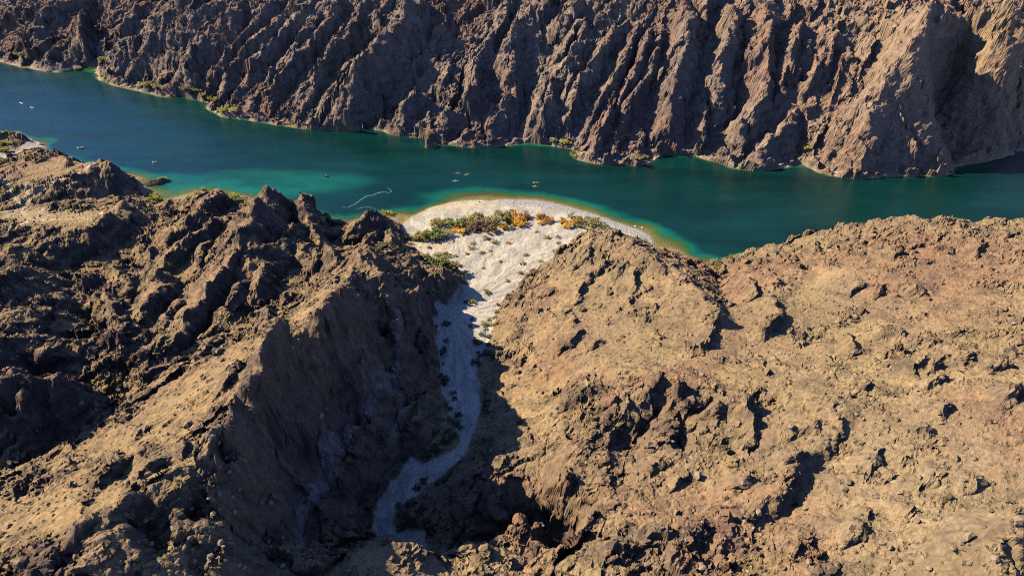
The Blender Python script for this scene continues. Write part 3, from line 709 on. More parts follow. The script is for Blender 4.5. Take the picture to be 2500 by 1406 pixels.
def line_field(blk, lines, warp, zf=None):
    """1 on surveyed lines of the given half widths (m), 0 off them."""
    x, y = blk.x, blk.y
    out = np.zeros(x.shape, F)
    for w, p in lines:
        q = dense(p, 10.0)
        sx, sy, st_ = ray_hit(q[:, 0], q[:, 1])
        sz = CAM_H + sight(q[:, 0], q[:, 1])[2] * st_
        sel = blk.window(sx.min() - 2 * w, sx.max() + 2 * w, sy.min() - 2 * w, sy.max() + 2 * w)
        if sel is None:
            continue
        px = x[sel] + warp * perlin(x[sel] / F(3), y[sel] / F(3), 61); py = y[sel] + warp * perlin(x[sel] / F(3), y[sel] / F(3), 62)
        best = np.full(px.shape, 9e9, F)
        for k in range(len(sx) - 1):
            ex, ey = sx[k + 1] - sx[k], sy[k + 1] - sy[k]
            if ex * ex + ey * ey > 600:
                continue
            t = np.clip(((px - sx[k]) * ex + (py - sy[k]) * ey) / (ex * ex + ey * ey + 1e-6), 0, 1)
            d2 = (px - sx[k] - t * ex) ** 2 + (py - sy[k] - t * ey) ** 2
            if zf is not None:                # on cliffs the height counts too
                d2 = d2 + (zf[sel] - sz[k] - t * (sz[k + 1] - sz[k])) ** 2
            best = np.minimum(best, np.sqrt(d2))
        out[sel] = np.maximum(out[sel], np.clip(1.4 - best / w, 0, 1))
    return out


def saw(ph):
    """Gentle rise towards the lee, then an abrupt drop: tilted ledges whose scarps look away from the sun."""
    f = ph - np.floor(ph)
    return np.where(f < 0.82, f / F(0.82), (1 - f) / F(0.18)) - F(0.5)


def mix(a, b, t):
    return a + (np.asarray(b, F) - a) * t[..., None]


SHEAR_X, SHEAR_V = [-600, -200, 0, 120, 220, 320, 600], [0.9, 1.0, 0.55, 0.5, 0.15, -0.2, -0.3]


def relief(x, y, far):
    """Heights, rock displacement and ground colours on a structured grid of plan positions."""
    x, y = x.astype(F), y.astype(F)
    blk = Block(x, y)
    w1, w2 = perlin(x / F(11), y / F(11), 1), perlin(x / F(11), y / F(11), 2)
    bx, by = x + F(1.4) * w1, y + F(1.4) * w2
    sand = np.maximum(zone_at(SAND, bx, by), zone_at(BAY, bx, by)) if not far else np.zeros(x.shape, F)
    bx = x + (bx - x) * (1 - sand) * F(1.2); by = y + (by - y) * (1 - sand) * F(1.2)
    b = base_at(bx, by)
    e = F(3.0)
    sl = np.hypot(base_at(x + e, y) - base_at(x - e, y), base_at(x, y + e) - base_at(x, y - e)) / (2 * e)
    h, cover = add_strokes(x, y, b.copy(), blk)
    land = smooth(-0.5, 2.5, b)
    gxs, gys = np.gradient(x, axis=1), np.gradient(y, axis=0)
    s1 = np.gradient(h, axis=1) / gxs
    s2 = (np.gradient(h, axis=0) - s1 * np.gradient(x, axis=0)) / gys
    sheer = smooth(0.7, 1.5, np.hypot(s1, s2))        # cliffs: their breakup is sideways, below
    calm = 1 - F(0.8) * sheer
    if far:
        rough = np.full(x.shape, 0.95, F)
        shear = np.interp(x, SHEAR_X, SHEAR_V).astype(F)
        shear = shear + F(0.25) * perlin(x / F(60), y / F(60), 27)
        q = x - shear * (y - F(520)) + F(7) * fbm(x, y, 26, 3, 0.5, 28)
        free = 1 - smooth(0.05, 0.5, cover)
        ph = q / F(24) + F(0.55) * fbm(q, y * F(0.45), 30, 3, 0.5, 21)
        h = h + land * free * saw(ph) * (F(0.7) + F(1.8) * w2) * calm
        fq, fy_ = q + F(2.5) * w1, y * F(0.55) + F(2.5) * w2
        h = h + land * (facets(fq, fy_, 17, 3) * F(0.5) + facets(fq, fy_ * F(1.4), 6, 4) * F(0.38) * calm)
        ph = q / F(9.5) + F(0.6) * fbm(q, y * F(0.4), 13, 3, 0.5, 23)
        h = h + land * saw(ph) * np.clip(F(0.1) + F(1.5) * perlin(x / F(15), y / F(15), 24), 0, 2) * calm
        h = h + land * (ridged(x, y, 24, 5, 0.55, 7) - F(0.8)) * F(2.6)
    else:
        rough = patch(blk, ROUGH, 0.8)
        rough = np.clip(rough + F(0.6) * smooth(0.7, 1.4, sl), 0, 1.3) * (1 - sand) * (1 - F(0.2) * smooth(0.1, 0.6, cover) * smooth(-30, -70, x))
        h = h + land * rough * (ridged(x, y, 19, 5, 0.5, 3) - F(0.8)) * F(1.1)
        crag = smooth(0.5, 0.95, rough) * (1 - sand) * land
        fq, fy_ = x - F(0.5) * y + F(1.6) * w1, y * F(0.8) + F(1.6) * w2
        h = h + crag * (facets(fq, fy_, 11, 5) * F(0.4) + facets(fq, fy_, 4.5, 6) * F(0.4) * calm)
        ledge = smooth(-0.1, 0.3, fbm(x, y, 30, 3, 0.5, 35) + (rough - F(0.75)) * F(0.9)) * (1 - sand) * land
        ph = (x - F(0.35) * y) / F(13) + F(0.9) * fbm(x, y, 15, 4, 0.5, 36)
        h = h + ledge * saw(ph) * (F(1.7) + F(1.3) * w1)
    h = h + land * rough * calm * fbm(x, y, 4.0, 4, 0.6, 5) * F(0.32)
    # blocky outcrops
    oc = smooth(0.05, 0.4, fbm(x, y, 22, 4, 0.55, 31) + (rough - F(0.75)) * F(0.9)) * (1 - sand) * land * calm
    jx, jy = x + F(0.9) * perlin(x / F(2.2), y / F(2.2), 33), y + F(0.9) * perlin(x / F(2.2), y / F(2.2), 34)
    h = h + oc * (facets(jx, jy, 5.0, 7) * F(0.45) + F(0.35)) + (oc * F(0.9) + F(0.04)) * facets(jx, jy, 1.9, 8) * F(0.5)
    f1, f2, rv = cells(jx, jy, 1.5, 2)
    stones = smooth(0.80, 0.84, rv) * np.clip(1 - f1 * F(2.2), 0, 1) * (1 - sand) * land
    h = h + (oc * F(0.45) + F(0.06)) * (rv - F(0.3)) * smooth(0.0, 0.2, f2 - f1) * (1 - sand) * land + stones * F(0.6)
    h = h + (F(0.05) + F(0.14) * rough) * fbm(x, y, 1.1, 2, 0.7, 9) * (1 - sand) * land * calm
    # braided channels on the fan
    if not far:
        ang = np.arctan2(y - F(270), x + F(30)); rad = np.hypot(y - F(270), x + F(30))
        axial = fbm(ang * F(26) + F(1.2) * perlin(x / F(9), y / F(9), 53), rad * F(0.11), 2.2, 4, 0.6, 51)
        rill = smooth(0.86, 0.97, 1 - np.abs(perlin(ang * F(30) + F(0.8) * perlin(x / F(5), y / F(5), 54), rad * F(0.05), 55))) * smooth(8, 20, rad)
        h = h - sand * land * rill * F(0.22)
        h = h + sand * land * (axial * F(0.22) + F(0.05) * fbm(x, y, 1.0, 3, 0.6, 52))
    h = np.where(b < -0.2, np.minimum(h, b + F(0.35) * perlin(x / F(1.3), y / F(1.3), 71)), h)

    # ---- sideways rock displacement on steep faces
    def grad(a):
        return np.gradient(a)
    dxi, dxj = np.gradient(x)[1], np.gradient(y)[0]
    hx = np.gradient(h, axis=1) / dxi
    hy = (np.gradient(h, axis=0) - hx * np.gradient(x, axis=0)) / dxj
    n = np.stack([-hx, -hy, np.ones_like(hx)], -1)
    n /= np.linalg.norm(n, axis=-1, keepdims=True)
    steep = smooth(0.35, 0.8, np.hypot(n[..., 0], n[..., 1])) * (1 - sand) * land
    d = F(1.6) * perlin3(x / F(9), y / F(9), h / F(9), 4) + F(0.75) * perlin3(x / F(14), y / F(14), h / F(2.6), 5) + F(1.1) * perlin3(x / F(4.5), y / F(4.5), h / F(4.5), 1) + F(0.5) * perlin3(x / F(2.6), y / F(2.6), h / F(2.6), 2) + F(0.25) * perlin3(x / F(1.2), y / F(1.2), h / F(1.2), 3)
    P = np.stack([x, y, h], -1) + n * (d * steep)[..., None]

    # ---- colours (albedo)
    c = np.empty(x.shape + (3,), F)
    v1, v2, v3 = fbm(x, y, 40, 4, 0.55, 81), fbm(x, y, 9, 4, 0.6, 83), fbm(x, y, 1.6, 3, 0.6, 85)
    v4 = fbm(x, y, 75, 3, 0.5, 87)
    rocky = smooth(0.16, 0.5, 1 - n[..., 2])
    if far:
        c[...] = (0.275, 0.215, 0.175)
        c = mix(c, (0.36, 0.275, 0.19), smooth(-0.1, 0.45, v1 + v2 * F(0.5)) * F(0.85))
        c = mix(c, (0.25, 0.15, 0.115), smooth(0.05, 0.4, v4 - F(0.4) * v2) * F(0.7))
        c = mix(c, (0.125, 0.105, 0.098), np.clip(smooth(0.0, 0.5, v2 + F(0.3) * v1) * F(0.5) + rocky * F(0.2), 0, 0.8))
        c = mix(c, (0.36, 0.25, 0.16), smooth(100, 330, x) * F(0.6))
        yel, red, dark, pale = patch(blk, YELLOW[-5:]), np.zeros(x.shape, F), np.zeros(x.shape, F), np.zeros(x.shape, F)
    else:
        c[...] = (0.34, 0.25, 0.15)
        c = mix(c, (0.45, 0.335, 0.19), smooth(-0.2, 0.4, v1) * F(0.85))
        c = mix(c, (0.37, 0.29, 0.155), smooth(0.0, 0.4, v4 + F(0.4) * v2) * F(0.6))
        c = mix(c, (0.33, 0.19, 0.12), smooth(0.05, 0.45, -v4 + F(0.5) * v1) * F(0.55))
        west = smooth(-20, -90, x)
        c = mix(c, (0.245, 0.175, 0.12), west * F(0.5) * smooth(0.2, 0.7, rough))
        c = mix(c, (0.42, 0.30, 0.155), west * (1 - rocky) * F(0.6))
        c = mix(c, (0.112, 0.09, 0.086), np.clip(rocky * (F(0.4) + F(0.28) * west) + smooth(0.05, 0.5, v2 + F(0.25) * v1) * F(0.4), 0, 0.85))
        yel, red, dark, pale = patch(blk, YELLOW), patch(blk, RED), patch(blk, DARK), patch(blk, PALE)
    c = mix(c, (0.42, 0.22, 0.14), red * smooth(-0.5, 0.4, v2 + v1) * F(0.8))
    c = mix(c, (0.40, 0.32, 0.21), pale * F(0.7))
    c = mix(c, (0.42, 0.32, 0.12), yel * smooth(-0.35, 0.35, v3 + v2) * F(0.75))
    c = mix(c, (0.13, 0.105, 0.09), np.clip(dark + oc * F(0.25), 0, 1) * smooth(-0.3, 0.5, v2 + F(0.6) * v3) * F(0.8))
    if not far:
        st = line_field(blk, STREAKS, F(1.0), b)
        c = mix(c, (0.34, 0.27, 0.25), smooth(0.1, 0.6, st) * (F(0.8) + F(0.35) * v3))
        tr = line_field(blk, [(1.4, p) for p in TRAILS], F(0.5))
        c = mix(c, (0.74, 0.62, 0.42), tr * F(0.95))
        c = mix(c, (0.47, 0.385, 0.22), patch(blk, [(90, 525, 130, 26, 0.9, 0), (30, 470, 60, 40, 0.5, 0), (200, 535, 60, 18, 0.7, 0)]) * (F(0.8) + F(0.3) * v2))
        # sand, gravel and mud of the wash
        s = np.empty_like(c)
        s[...] = (0.46, 0.435, 0.35)
        s = mix(s, (0.50, 0.46, 0.34), smooth(-0.1, 0.5, v2) * F(0.7))
        s = mix(s, (0.30, 0.285, 0.225), smooth(0.05, 0.5, axial) * F(0.6))
        s = mix(s, (0.58, 0.54, 0.41), smooth(0.0, 0.5, -axial) * F(0.7))
        s = mix(s, (0.52, 0.44, 0.26), patch(blk, [(1130, 505, 70, 12, 1.0, 0), (1030, 590, 60, 30, 0.8, 0), (1060, 600, 50, 25, 0.9, 0)]))
        s = mix(s, (0.56, 0.55, 0.48), patch(blk, [(1330, 495, 60, 6, 0.9, -0.1), (1440, 520, 70, 7, 1.0, -0.3), (1540, 562, 70, 14, 1.0, -0.4)]) * smooth(-0.3, 0.3, v3))
        s = mix(s, (0.27, 0.255, 0.21), patch(blk, [(1380, 512, 60, 6, 0.8, -0.2), (1155, 510, 15, 9, 0.5, 0), (1320, 565, 30, 12, 0.45, 0.5)]) * smooth(-0.2, 0.4, v3))
        s = mix(s, (0.33, 0.30, 0.22), smooth(0.42, 0.75, v3) * F(0.5))
        s = mix(s, (0.27, 0.25, 0.19), rill * F(0.6))
        c = mix(c, s, smooth(0.35, 0.65, sand + F(0.18) * v3))
        tal = zone_at(TALUS, x, y)
        c = mix(c, (0.50, 0.40, 0.22), tal * smooth(-0.2, 0.3, v2) * F(0.75))
    # bleached high-water band, then wet ground and weed below the waterline
    hv = P[..., 2] + F(0.35) * v3
    c = mix(c, (0.44, 0.40, 0.32), smooth(1.7, 0.7, hv) * smooth(0.0, 0.2, hv) * (1 - sand) * F(0.75) * smooth(-0.25, 0.35, v2 + F(0.5) * v1))
    c = mix(c, (0.36, 0.33, 0.12), smooth(0.25, -0.1, hv) * smooth(-1.1, -0.3, hv) * (1 - sand * F(0.3)))
    c = mix(c, (0.22, 0.21, 0.07), smooth(-0.3, -1.4, hv + F(0.3) * v2))
    c *= (1 + F(0.2) * v3)[..., None] * np.array((1.0, 0.925, 0.79), F)
    if not far:
        c *= (1 - F(0.20) * (1 - smooth(0.2, 0.6, sand)))[..., None]
        c = mix(c, c * np.array((1.06, 1.10, 1.22), F), smooth(0.3, 0.7, sand))
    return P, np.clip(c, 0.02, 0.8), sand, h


# ------------------------------------------------------------------ materials
def node(nt, kind, **kw):
    n = nt.nodes.new(kind)
    for k, v in kw.items():
        setattr(n, k, v)
    return n


def ground_material(name, rough, bump, scale):
    m = bpy.data.materials.new(name)
    m.use_nodes = True
    nt = m.node_tree
    bs = nt.nodes['Principled BSDF']
    bs.inputs['Roughness'].default_value = rough
    bs.inputs['Specular IOR Level'].default_value = 0.15
    at = node(nt, 'ShaderNodeAttribute', attribute_name='ground_colour')
    tc = node(nt, 'ShaderNodeTexCoord')
    n1 = node(nt, 'ShaderNodeTexNoise'); n1.inputs['Scale'].default_value = scale; n1.inputs['Detail'].default_value = 6; n1.inputs['Roughness'].default_value = 0.65
    n2 = node(nt, 'ShaderNodeTexNoise'); n2.inputs['Scale'].default_value = scale * 4.5; n2.inputs['Detail'].default_value = 3
    for n in (n1, n2):
        nt.links.new(tc.outputs['Object'], n.inputs['Vector'])
    r1 = node(nt, 'ShaderNodeMapRange'); r1.inputs['From Min'].default_value = 0.3; r1.inputs['From Max'].default_value = 0.7; r1.inputs['To Min'].default_value = 0.74; r1.inputs['To Max'].default_value = 1.22
    nt.links.new(n1.outputs['Fac'], r1.inputs['Value'])
    r2 = node(nt, 'ShaderNodeMapRange'); r2.inputs['From Min'].default_value = 0.3; r2.inputs['From Max'].default_value = 0.7; r2.inputs['To Min'].default_value = 0.82; r2.inputs['To Max'].default_value = 1.16
    nt.links.new(n2.outputs['Fac'], r2.inputs['Value'])
    mu = node(nt, 'ShaderNodeMath', operation='MULTIPLY')
    nt.links.new(r1.outputs['Result'], mu.inputs[0]); nt.links.new(r2.outputs['Result'], mu.inputs[1])
    vm = node(nt, 'ShaderNodeVectorMath', operation='SCALE')
    nt.links.new(at.outputs['Color'], vm.inputs[0]); nt.links.new(mu.outputs['Value'], vm.inputs['Scale'])
    nt.links.new(vm.outputs['Vector'], bs.inputs['Base Color'])
    ad = node(nt, 'ShaderNodeMath', operation='MULTIPLY_ADD')
    ad.inputs[1].default_value = 0.35
    nt.links.new(n2.outputs['Fac'], ad.inputs[0]); nt.links.new(n1.outputs['Fac'], ad.inputs[2])
    bp = node(nt, 'ShaderNodeBump'); bp.inputs['Strength'].default_value = bump; bp.inputs['Distance'].default_value = 0.6
    nt.links.new(ad.outputs['Value'], bp.inputs['Height']); nt.links.new(bp.outputs['Normal'], bs.inputs['Normal'])
    return m


MAT_ROCK = ground_material('desert_rock', 0.95, 0.55, 0.8)
MAT_SAND = ground_material('wash_sand', 0.95, 0.25, 1.2)


def grid_faces(ny, nx):
    k = np.arange(ny * nx, dtype=np.int32).reshape(ny, nx)
    return np.stack([k[:-1, :-1], k[:-1, 1:], k[1:, 1:], k[1:, :-1]], -1).reshape(-1, 4)


def mesh_from(name, V, Q, smooth_shade, attrs=()):
    used = np.unique(Q)
    remap = np.zeros(len(V), np.int32); remap[used] = np.arange(len(used), dtype=np.int32)
    V2, Q2 = V[used], remap[Q]
    me = bpy.data.meshes.new(name)
    me.vertices.add(len(V2)); me.vertices.foreach_set('co', np.ascontiguousarray(V2, F).ravel())
    me.loops.add(Q2.size); me.loops.foreach_set('vertex_index', Q2.ravel().astype(np.int32))
    k = Q2.shape[1]
    me.polygons.add(len(Q2)); me.polygons.foreach_set('loop_start', np.arange(0, Q2.size, k, dtype=np.int32))
    me.polygons.foreach_set('use_smooth', np.full(len(Q2), smooth_shade))
    for an, kind, data in attrs:
        if kind == 'FLOAT_COLOR':
            a = me.attributes.new(an, kind, 'POINT')
            d = data[used]
            a.data.foreach_set('color', np.concatenate([d, np.ones((len(d), 1), F)], 1).astype(F).ravel())
        else:
            a = me.attributes.new(an, kind, 'POINT'); a.data.foreach_set('value', np.ascontiguousarray(data[used], F))
    me.update(calc_edges=True)
    me.validate()
    return me


def link(o, parent=None, label=None, category=None, group=None, kind=None):
    scene.collection.objects.link(o)
    if parent is not None:
        o.parent = parent
    for k, v in (('label', label), ('category', category), ('group', group), ('kind', kind)):
        if v:
            o[k] = v
    return o


def ground_object(name, label, V, Q, col, mat, smooth_shade=False):
    me = mesh_from(name, V, Q, smooth_shade, [('ground_colour', 'FLOAT_COLOR', col)])
    me.materials.append(mat)
    return link(bpy.data.objects.new(name, me), label=label, category=name.split('_')[-1], kind='structure')


def shore_y(line, u, window, fn):
    l = np.array(line, float)
    _, y = at_height(l[:, 0], l[:, 1], 0.0)
    uu = np.linspace(-450, 2950, 700)
    yy = np.interp(uu, l[:, 0], y) if np.all(np.diff(l[:, 0]) > 0) else np.array([fn(y[np.abs(l[:, 0] - q) < 60]) if (np.abs(l[:, 0] - q) < 60).any() else np.nan for q in uu])
    ok = ~np.isnan(yy); yy = np.interp(uu, uu[ok], yy[ok])
    r = int(window / (uu[1] - uu[0]))
    yy = np.array([fn(yy[max(0, k - r):k + r + 1]) for k in range(len(yy))])
    ker = np.ones(2 * r + 1) / (2 * r + 1)
    yy = np.convolve(np.pad(yy, r, mode='edge'), ker, mode='valid')
    return np.interp(u, uu, yy)


COLS = np.linspace(-420, 2900, NCOL := 1200)
ACOL = (COLS - 1250) / FPX
# ---- near side of the river
near_end = shore_y(NEAR_SHORE, COLS, 60, np.max) + 28
NROW = 640
s = np.linspace(0, 1, NROW)[:, None]
Yn = 64.0 * (near_end[None] / 64.0) ** s
Xn = ACOL[None] * (Yn * CP + (CAM_H - 20) * SP)
Pn, Cn, sandn, Hn = relief(Xn, Yn, False)
# ---- far side
far_start = shore_y(FAR_SHORE, COLS, 60, np.min) - 16
sf = np.concatenate([np.linspace(0, 175, 290, endpoint=False), 175 + np.linspace(0, 1, 46) ** 1.7 * 420])[:, None]
Yf = far_start[None] + sf
Xf = ACOL[None] * (Yf * CP + (CAM_H - 20) * SP)
Pf, Cf, _, Hf = relief(Xf, Yf, True)

Qn = grid_faces(*Xn.shape)
Vn, Coln = Pn.reshape(-1, 3), Cn.reshape(-1, 3)
cx, cy = Xn.ravel()[Qn].mean(1), Yn.ravel()[Qn].mean(1)
is_sand = (sandn.ravel()[Qn].mean(1) > 0.5) & (Hn.ravel()[Qn].mean(1) > -0.6)
wl_, wr_ = W(WASH_LEFT), W(WASH_RIGHT)
mid_y = np.array([110, 142, 150, 160, 180, 200, 230, 260, 290, 330, 350, 380.]); mid_x = np.array([-30, -28, -38, -30, -18, -20, -24, -26, -20, 0, 20, 60.])
east = cx > np.interp(cy, mid_y, mid_x)
spur = (cy < 127) & (cx > -48) & (cx < 6)
ground_object('sandy_wash_beach', 'pale grey sand wash and gravel beach fan opening onto the green river', Vn, Qn[is_sand], Coln, MAT_SAND, True)
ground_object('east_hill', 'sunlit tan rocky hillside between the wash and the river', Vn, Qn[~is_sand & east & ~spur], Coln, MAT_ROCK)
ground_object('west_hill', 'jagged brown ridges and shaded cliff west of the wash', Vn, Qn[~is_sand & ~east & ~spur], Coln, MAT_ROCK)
ground_object('spur_hill', 'small sunlit rock spur standing in front of the shaded wash bend', Vn, Qn[~is_sand & spur], Coln, MAT_ROCK)
Qf = grid_faces(*Xf.shape)
ground_object('canyon_wall_hill', 'ribbed grey-brown canyon wall rising from the far river bank', Pf.reshape(-1, 3), Qf, Cf.reshape(-1, 3), MAT_ROCK)

# ------------------------------------------------------------------ river
ncw, nrw = 460, 230
uw = np.linspace(-420, 2900, ncw); aw = (uw - 1250) / FPX
ya = shore_y(NEAR_SHORE, uw, 60, np.min) - 25
yb = shore_y(FAR_SHORE, uw, 60, np.max) + 25
sw = np.linspace(0, 1, nrw)[:, None]
Yw = ya[None] * (yb / ya)[None] ** sw
Xw = aw[None] * (Yw * CP + CAM_H * SP)
bw = base_at(Xw, Yw) + 0.25 * fbm(Xw, Yw, 9, 4, 0.55, 91)
depth = np.clip(-bw, 0, 13).astype(F)
wv = fbm(Xw * 0.35 + Yw * 0.1, Yw, 14, 4, 0.6, 95)
SHELVES = [(800, 455, 420, 110, 1, 0), (560, 442, 300, 80, 1, 0), (1150, 480, 190, 40, 1, 0), (1300, 490, 120, 40, 1, 0), (1430, 515, 120, 50, 1, -0.2), (1560, 560, 110, 50, 1, -0.3), (1650, 600, 90, 40, 1, 0), (1740, 640, 40, 30, 1, 0),
           (120, 350, 50, 30, 1, 0), (340, 432, 50, 14, 1, 0), (1330, 356, 90, 16, 1, 0), (1660, 384, 70, 14, 1, 0), (1940, 400, 40, 14, 1, 0), (2030, 428, 60, 12, 1, 0), (1800, 404, 60, 14, 1, 0),
           (480, 246, 50, 12, 1, 0), (215, 166, 40, 12, 1, 0), (380, 490, 40, 14, 1.4, 0), (980, 530, 40, 30, 1, 0)]
wblk = Block(Xw.astype(F), Yw.astype(F))
gain = patch(wblk, SHELVES, 7.0)
dd = np.minimum(depth * gain, np.maximum(depth, 7.5))
dd = dd + F(0.7) * wv * smooth(0.8, 2.5, dd)
STOP = np.array([0.0, 0.5, 1.1, 1.9, 2.9, 4.2, 6.0, 8.5, 11.5], F)
RAMP = np.array([(0.24, 0.21, 0.09), (0.18, 0.175, 0.055), (0.095, 0.135, 0.03), (0.024, 0.10, 0.024), (0.006, 0.125, 0.072), (0.004, 0.086, 0.058), (0.003, 0.042, 0.033), (0.002, 0.027, 0.022), (0.001, 0.013, 0.012)], F)
Cw = np.stack([np.interp(dd, STOP, RAMP[:, k]) for k in range(3)], -1).astype(F)
Cw *= (1 + F(0.25) * fbm(Xw * 0.3, Yw, 22, 3, 0.6, 97))[..., None]
Aw = (F(0.25) + F(0.75) * smooth(0.0, 1.9, dd)).astype(F)
mw = bpy.data.materials.new('river_water'); mw.use_nodes = True
nt = mw.node_tree; bs = nt.nodes['Principled BSDF']
at = node(nt, 'ShaderNodeAttribute', attribute_name='water_colour'); aa = node(nt, 'ShaderNodeAttribute', attribute_name='water_alpha')
nt.links.new(at.outputs['Color'], bs.inputs['Base Color']); nt.links.new(aa.outputs['Fac'], bs.inputs['Alpha'])
bs.inputs['Roughness'].default_value = 0.16; bs.inputs['IOR'].default_value = 1.33
tc = node(nt, 'ShaderNodeTexCoord'); mp = node(nt, 'ShaderNodeMapping'); mp.inputs['Scale'].default_value = (0.45, 1.0, 1.0)
nt.links.new(tc.outputs['Object'], mp.inputs['Vector'])
nz = node(nt, 'ShaderNodeTexNoise'); nz.inputs['Scale'].default_value = 0.6; nz.inputs['Detail'].default_value = 5; nz.inputs['Roughness'].default_value = 0.6
nt.links.new(mp.outputs['Vector'], nz.inputs['Vector'])
bp = node(nt, 'ShaderNodeBump'); bp.inputs['Strength'].default_value = 0.9; bp.inputs['Distance'].default_value = 0.3
nt.links.new(nz.outputs['Fac'], bp.inputs['Height']); nt.links.new(bp.outputs['Normal'], bs.inputs['Normal'])
nr = node(nt, 'ShaderNodeTexNoise'); nr.inputs['Scale'].default_value = 0.035; nr.inputs['Detail'].default_value = 4
mpr = node(nt, 'ShaderNodeMapping'); mpr.inputs['Scale'].default_value = (0.35, 1.0, 1.0)
nt.links.new(tc.outputs['Object'], mpr.inputs['Vector']); nt.links.new(mpr.outputs['Vector'], nr.inputs['Vector'])
mr_ = node(nt, 'ShaderNodeMapRange'); mr_.inputs['From Min'].default_value = 0.35; mr_.inputs['From Max'].default_value = 0.65; mr_.inputs['To Min'].default_value = 0.05; mr_.inputs['To Max'].default_value = 0.34
nt.links.new(nr.outputs['Fac'], mr_.inputs['Value']); nt.links.new(mr_.outputs['Result'], bs.inputs['Roughness'])      # wind patches
V = np.stack([Xw, Yw, np.zeros_like(Xw)], -1).reshape(-1, 3)
me = mesh_from('river', V, grid_faces(nrw, ncw), True, [('water_colour', 'FLOAT_COLOR', Cw.reshape(-1, 3)), ('water_alpha', 'FLOAT', Aw.ravel())])
me.materials.append(mw)
link(bpy.data.objects.new('river', me), label='blue green river running through the canyon', category='river', kind='structure')
# the deep bed below the opaque water
bed = bpy.data.meshes.new('river_bed')
bed.from_pydata([(-1500, 40, -12), (1500, 40, -12), (1500, 1200, -12), (-1500, 1200, -12)], [], [(0, 1, 2, 3)])
bm_ = bpy.data.materials.new('river_bed_silt'); bm_.use_nodes = True; bm_.node_tree.nodes['Principled BSDF'].inputs['Base Color'].default_value = (0.08, 0.08, 0.06, 1)
bed.materials.append(bm_)
link(bpy.data.objects.new('river_bed_ground', bed), label='silty bed deep under the river', category='ground', kind='structure')

# ------------------------------------------------------------------ where things stand: heights of the finished ground
def _bil(Z, r, c):
    r = np.clip(r, 0, Z.shape[0] - 1.001); c = np.clip(c, 0, Z.shape[1] - 1.001)
    i, j = r.astype(int), c.astype(int); t, s_ = r - i, c - j
    return (Z[i, j] * (1 - s_) + Z[i, j + 1] * s_) * (1 - t) + (Z[i + 1, j] * (1 - s_) + Z[i + 1, j + 1] * s_) * t


def ground_z(x, y):
    x, y = np.atleast_1d(np.asarray(x, float)), np.atleast_1d(np.asarray(y, float))
    col = (x / (y * CP + (CAM_H - 20) * SP) - ACOL[0]) / (ACOL[1] - ACOL[0])
    ne = np.interp(col, np.arange(len(COLS)), near_end); fs = np.interp(col, np.arange(len(COLS)), far_start)
    zn = _bil(Pn[..., 2], np.log(np.maximum(y, 1) / 64.0) / np.log(ne / 64.0) * (NROW - 1), col)
    zf = _bil(Pf[..., 2], np.interp(y - fs, sf[:, 0], np.arange(len(sf))), col)
    zn = np.where(y > ne, -20, zn); zf = np.where(y < fs, -20, zf)
    return np.maximum(zn, zf)


def spot(u, v, water=False):
    """First point on the finished ground (or water) along sight lines."""
    u, v = np.atleast_1d(np.asarray(u, float)), np.atleast_1d(np.asarray(v, float))
    dx, dy, dz = sight(u, v)
    if water:
        t = -CAM_H / dz
        return dx * t, dy * t, np.zeros_like(t), t
    t = np.full(u.shape, 70.0); todo = np.arange(u.size)
    while len(todo) and t[todo].min() < 1300:
        q = t[todo]
        below = CAM_H + dz[todo] * q <= np.maximum(ground_z(dx[todo] * q, dy[todo] * q), 0)
        todo = todo[~below]; t[todo] += 0.6
    return dx * t, dy * t, ground_z(dx * t, dy * t), t


def simple_material(name, colour, rough=0.7, vary=0.25, scale=3.0, spec=0.2, trans=0.0):
    m = bpy.data.materials.new(name); m.use_nodes = True
    nt = m.node_tree; bs = nt.nodes['Principled BSDF']
    bs.inputs['Roughness'].default_value = rough; bs.inputs['Specular IOR Level'].default_value = spec
    tc = node(nt, 'ShaderNodeTexCoord'); oi = node(nt, 'ShaderNodeObjectInfo')
    nz = node(nt, 'ShaderNodeTexNoise'); nz.inputs['Scale'].default_value = scale; nz.inputs['Detail'].default_value = 4
    nt.links.new(tc.outputs['Object'], nz.inputs['Vector'])
    ad = node(nt, 'ShaderNodeMath', operation='MULTIPLY_ADD'); ad.inputs[1].default_value = 0.5
    nt.links.new(oi.outputs['Random'], ad.inputs[0]); nt.links.new(nz.outputs['Fac'], ad.inputs[2])
    mr = node(nt, 'ShaderNodeMapRange'); mr.inputs['From Min'].default_value = 0.35; mr.inputs['From Max'].default_value = 1.15
    mr.inputs['To Min'].default_value = 1 - vary; mr.inputs['To Max'].default_value = 1 + vary
    nt.links.new(ad.outputs['Value'], mr.inputs['Value'])
    vm = node(nt, 'ShaderNodeVectorMath', operation='SCALE'); vm.inputs[0].default_value = colour
    nt.links.new(mr.outputs['Result'], vm.inputs['Scale']); nt.links.new(vm.outputs['Vector'], bs.inputs['Base Color'])
    return m


rnd = random.Random(5)
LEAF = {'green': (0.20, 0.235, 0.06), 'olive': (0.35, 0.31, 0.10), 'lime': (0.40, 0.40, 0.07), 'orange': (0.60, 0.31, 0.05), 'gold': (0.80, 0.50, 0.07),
        'brown': (0.33, 0.215, 0.10), 'sage': (0.38, 0.37, 0.17), 'dark': (0.10, 0.115, 0.055)}


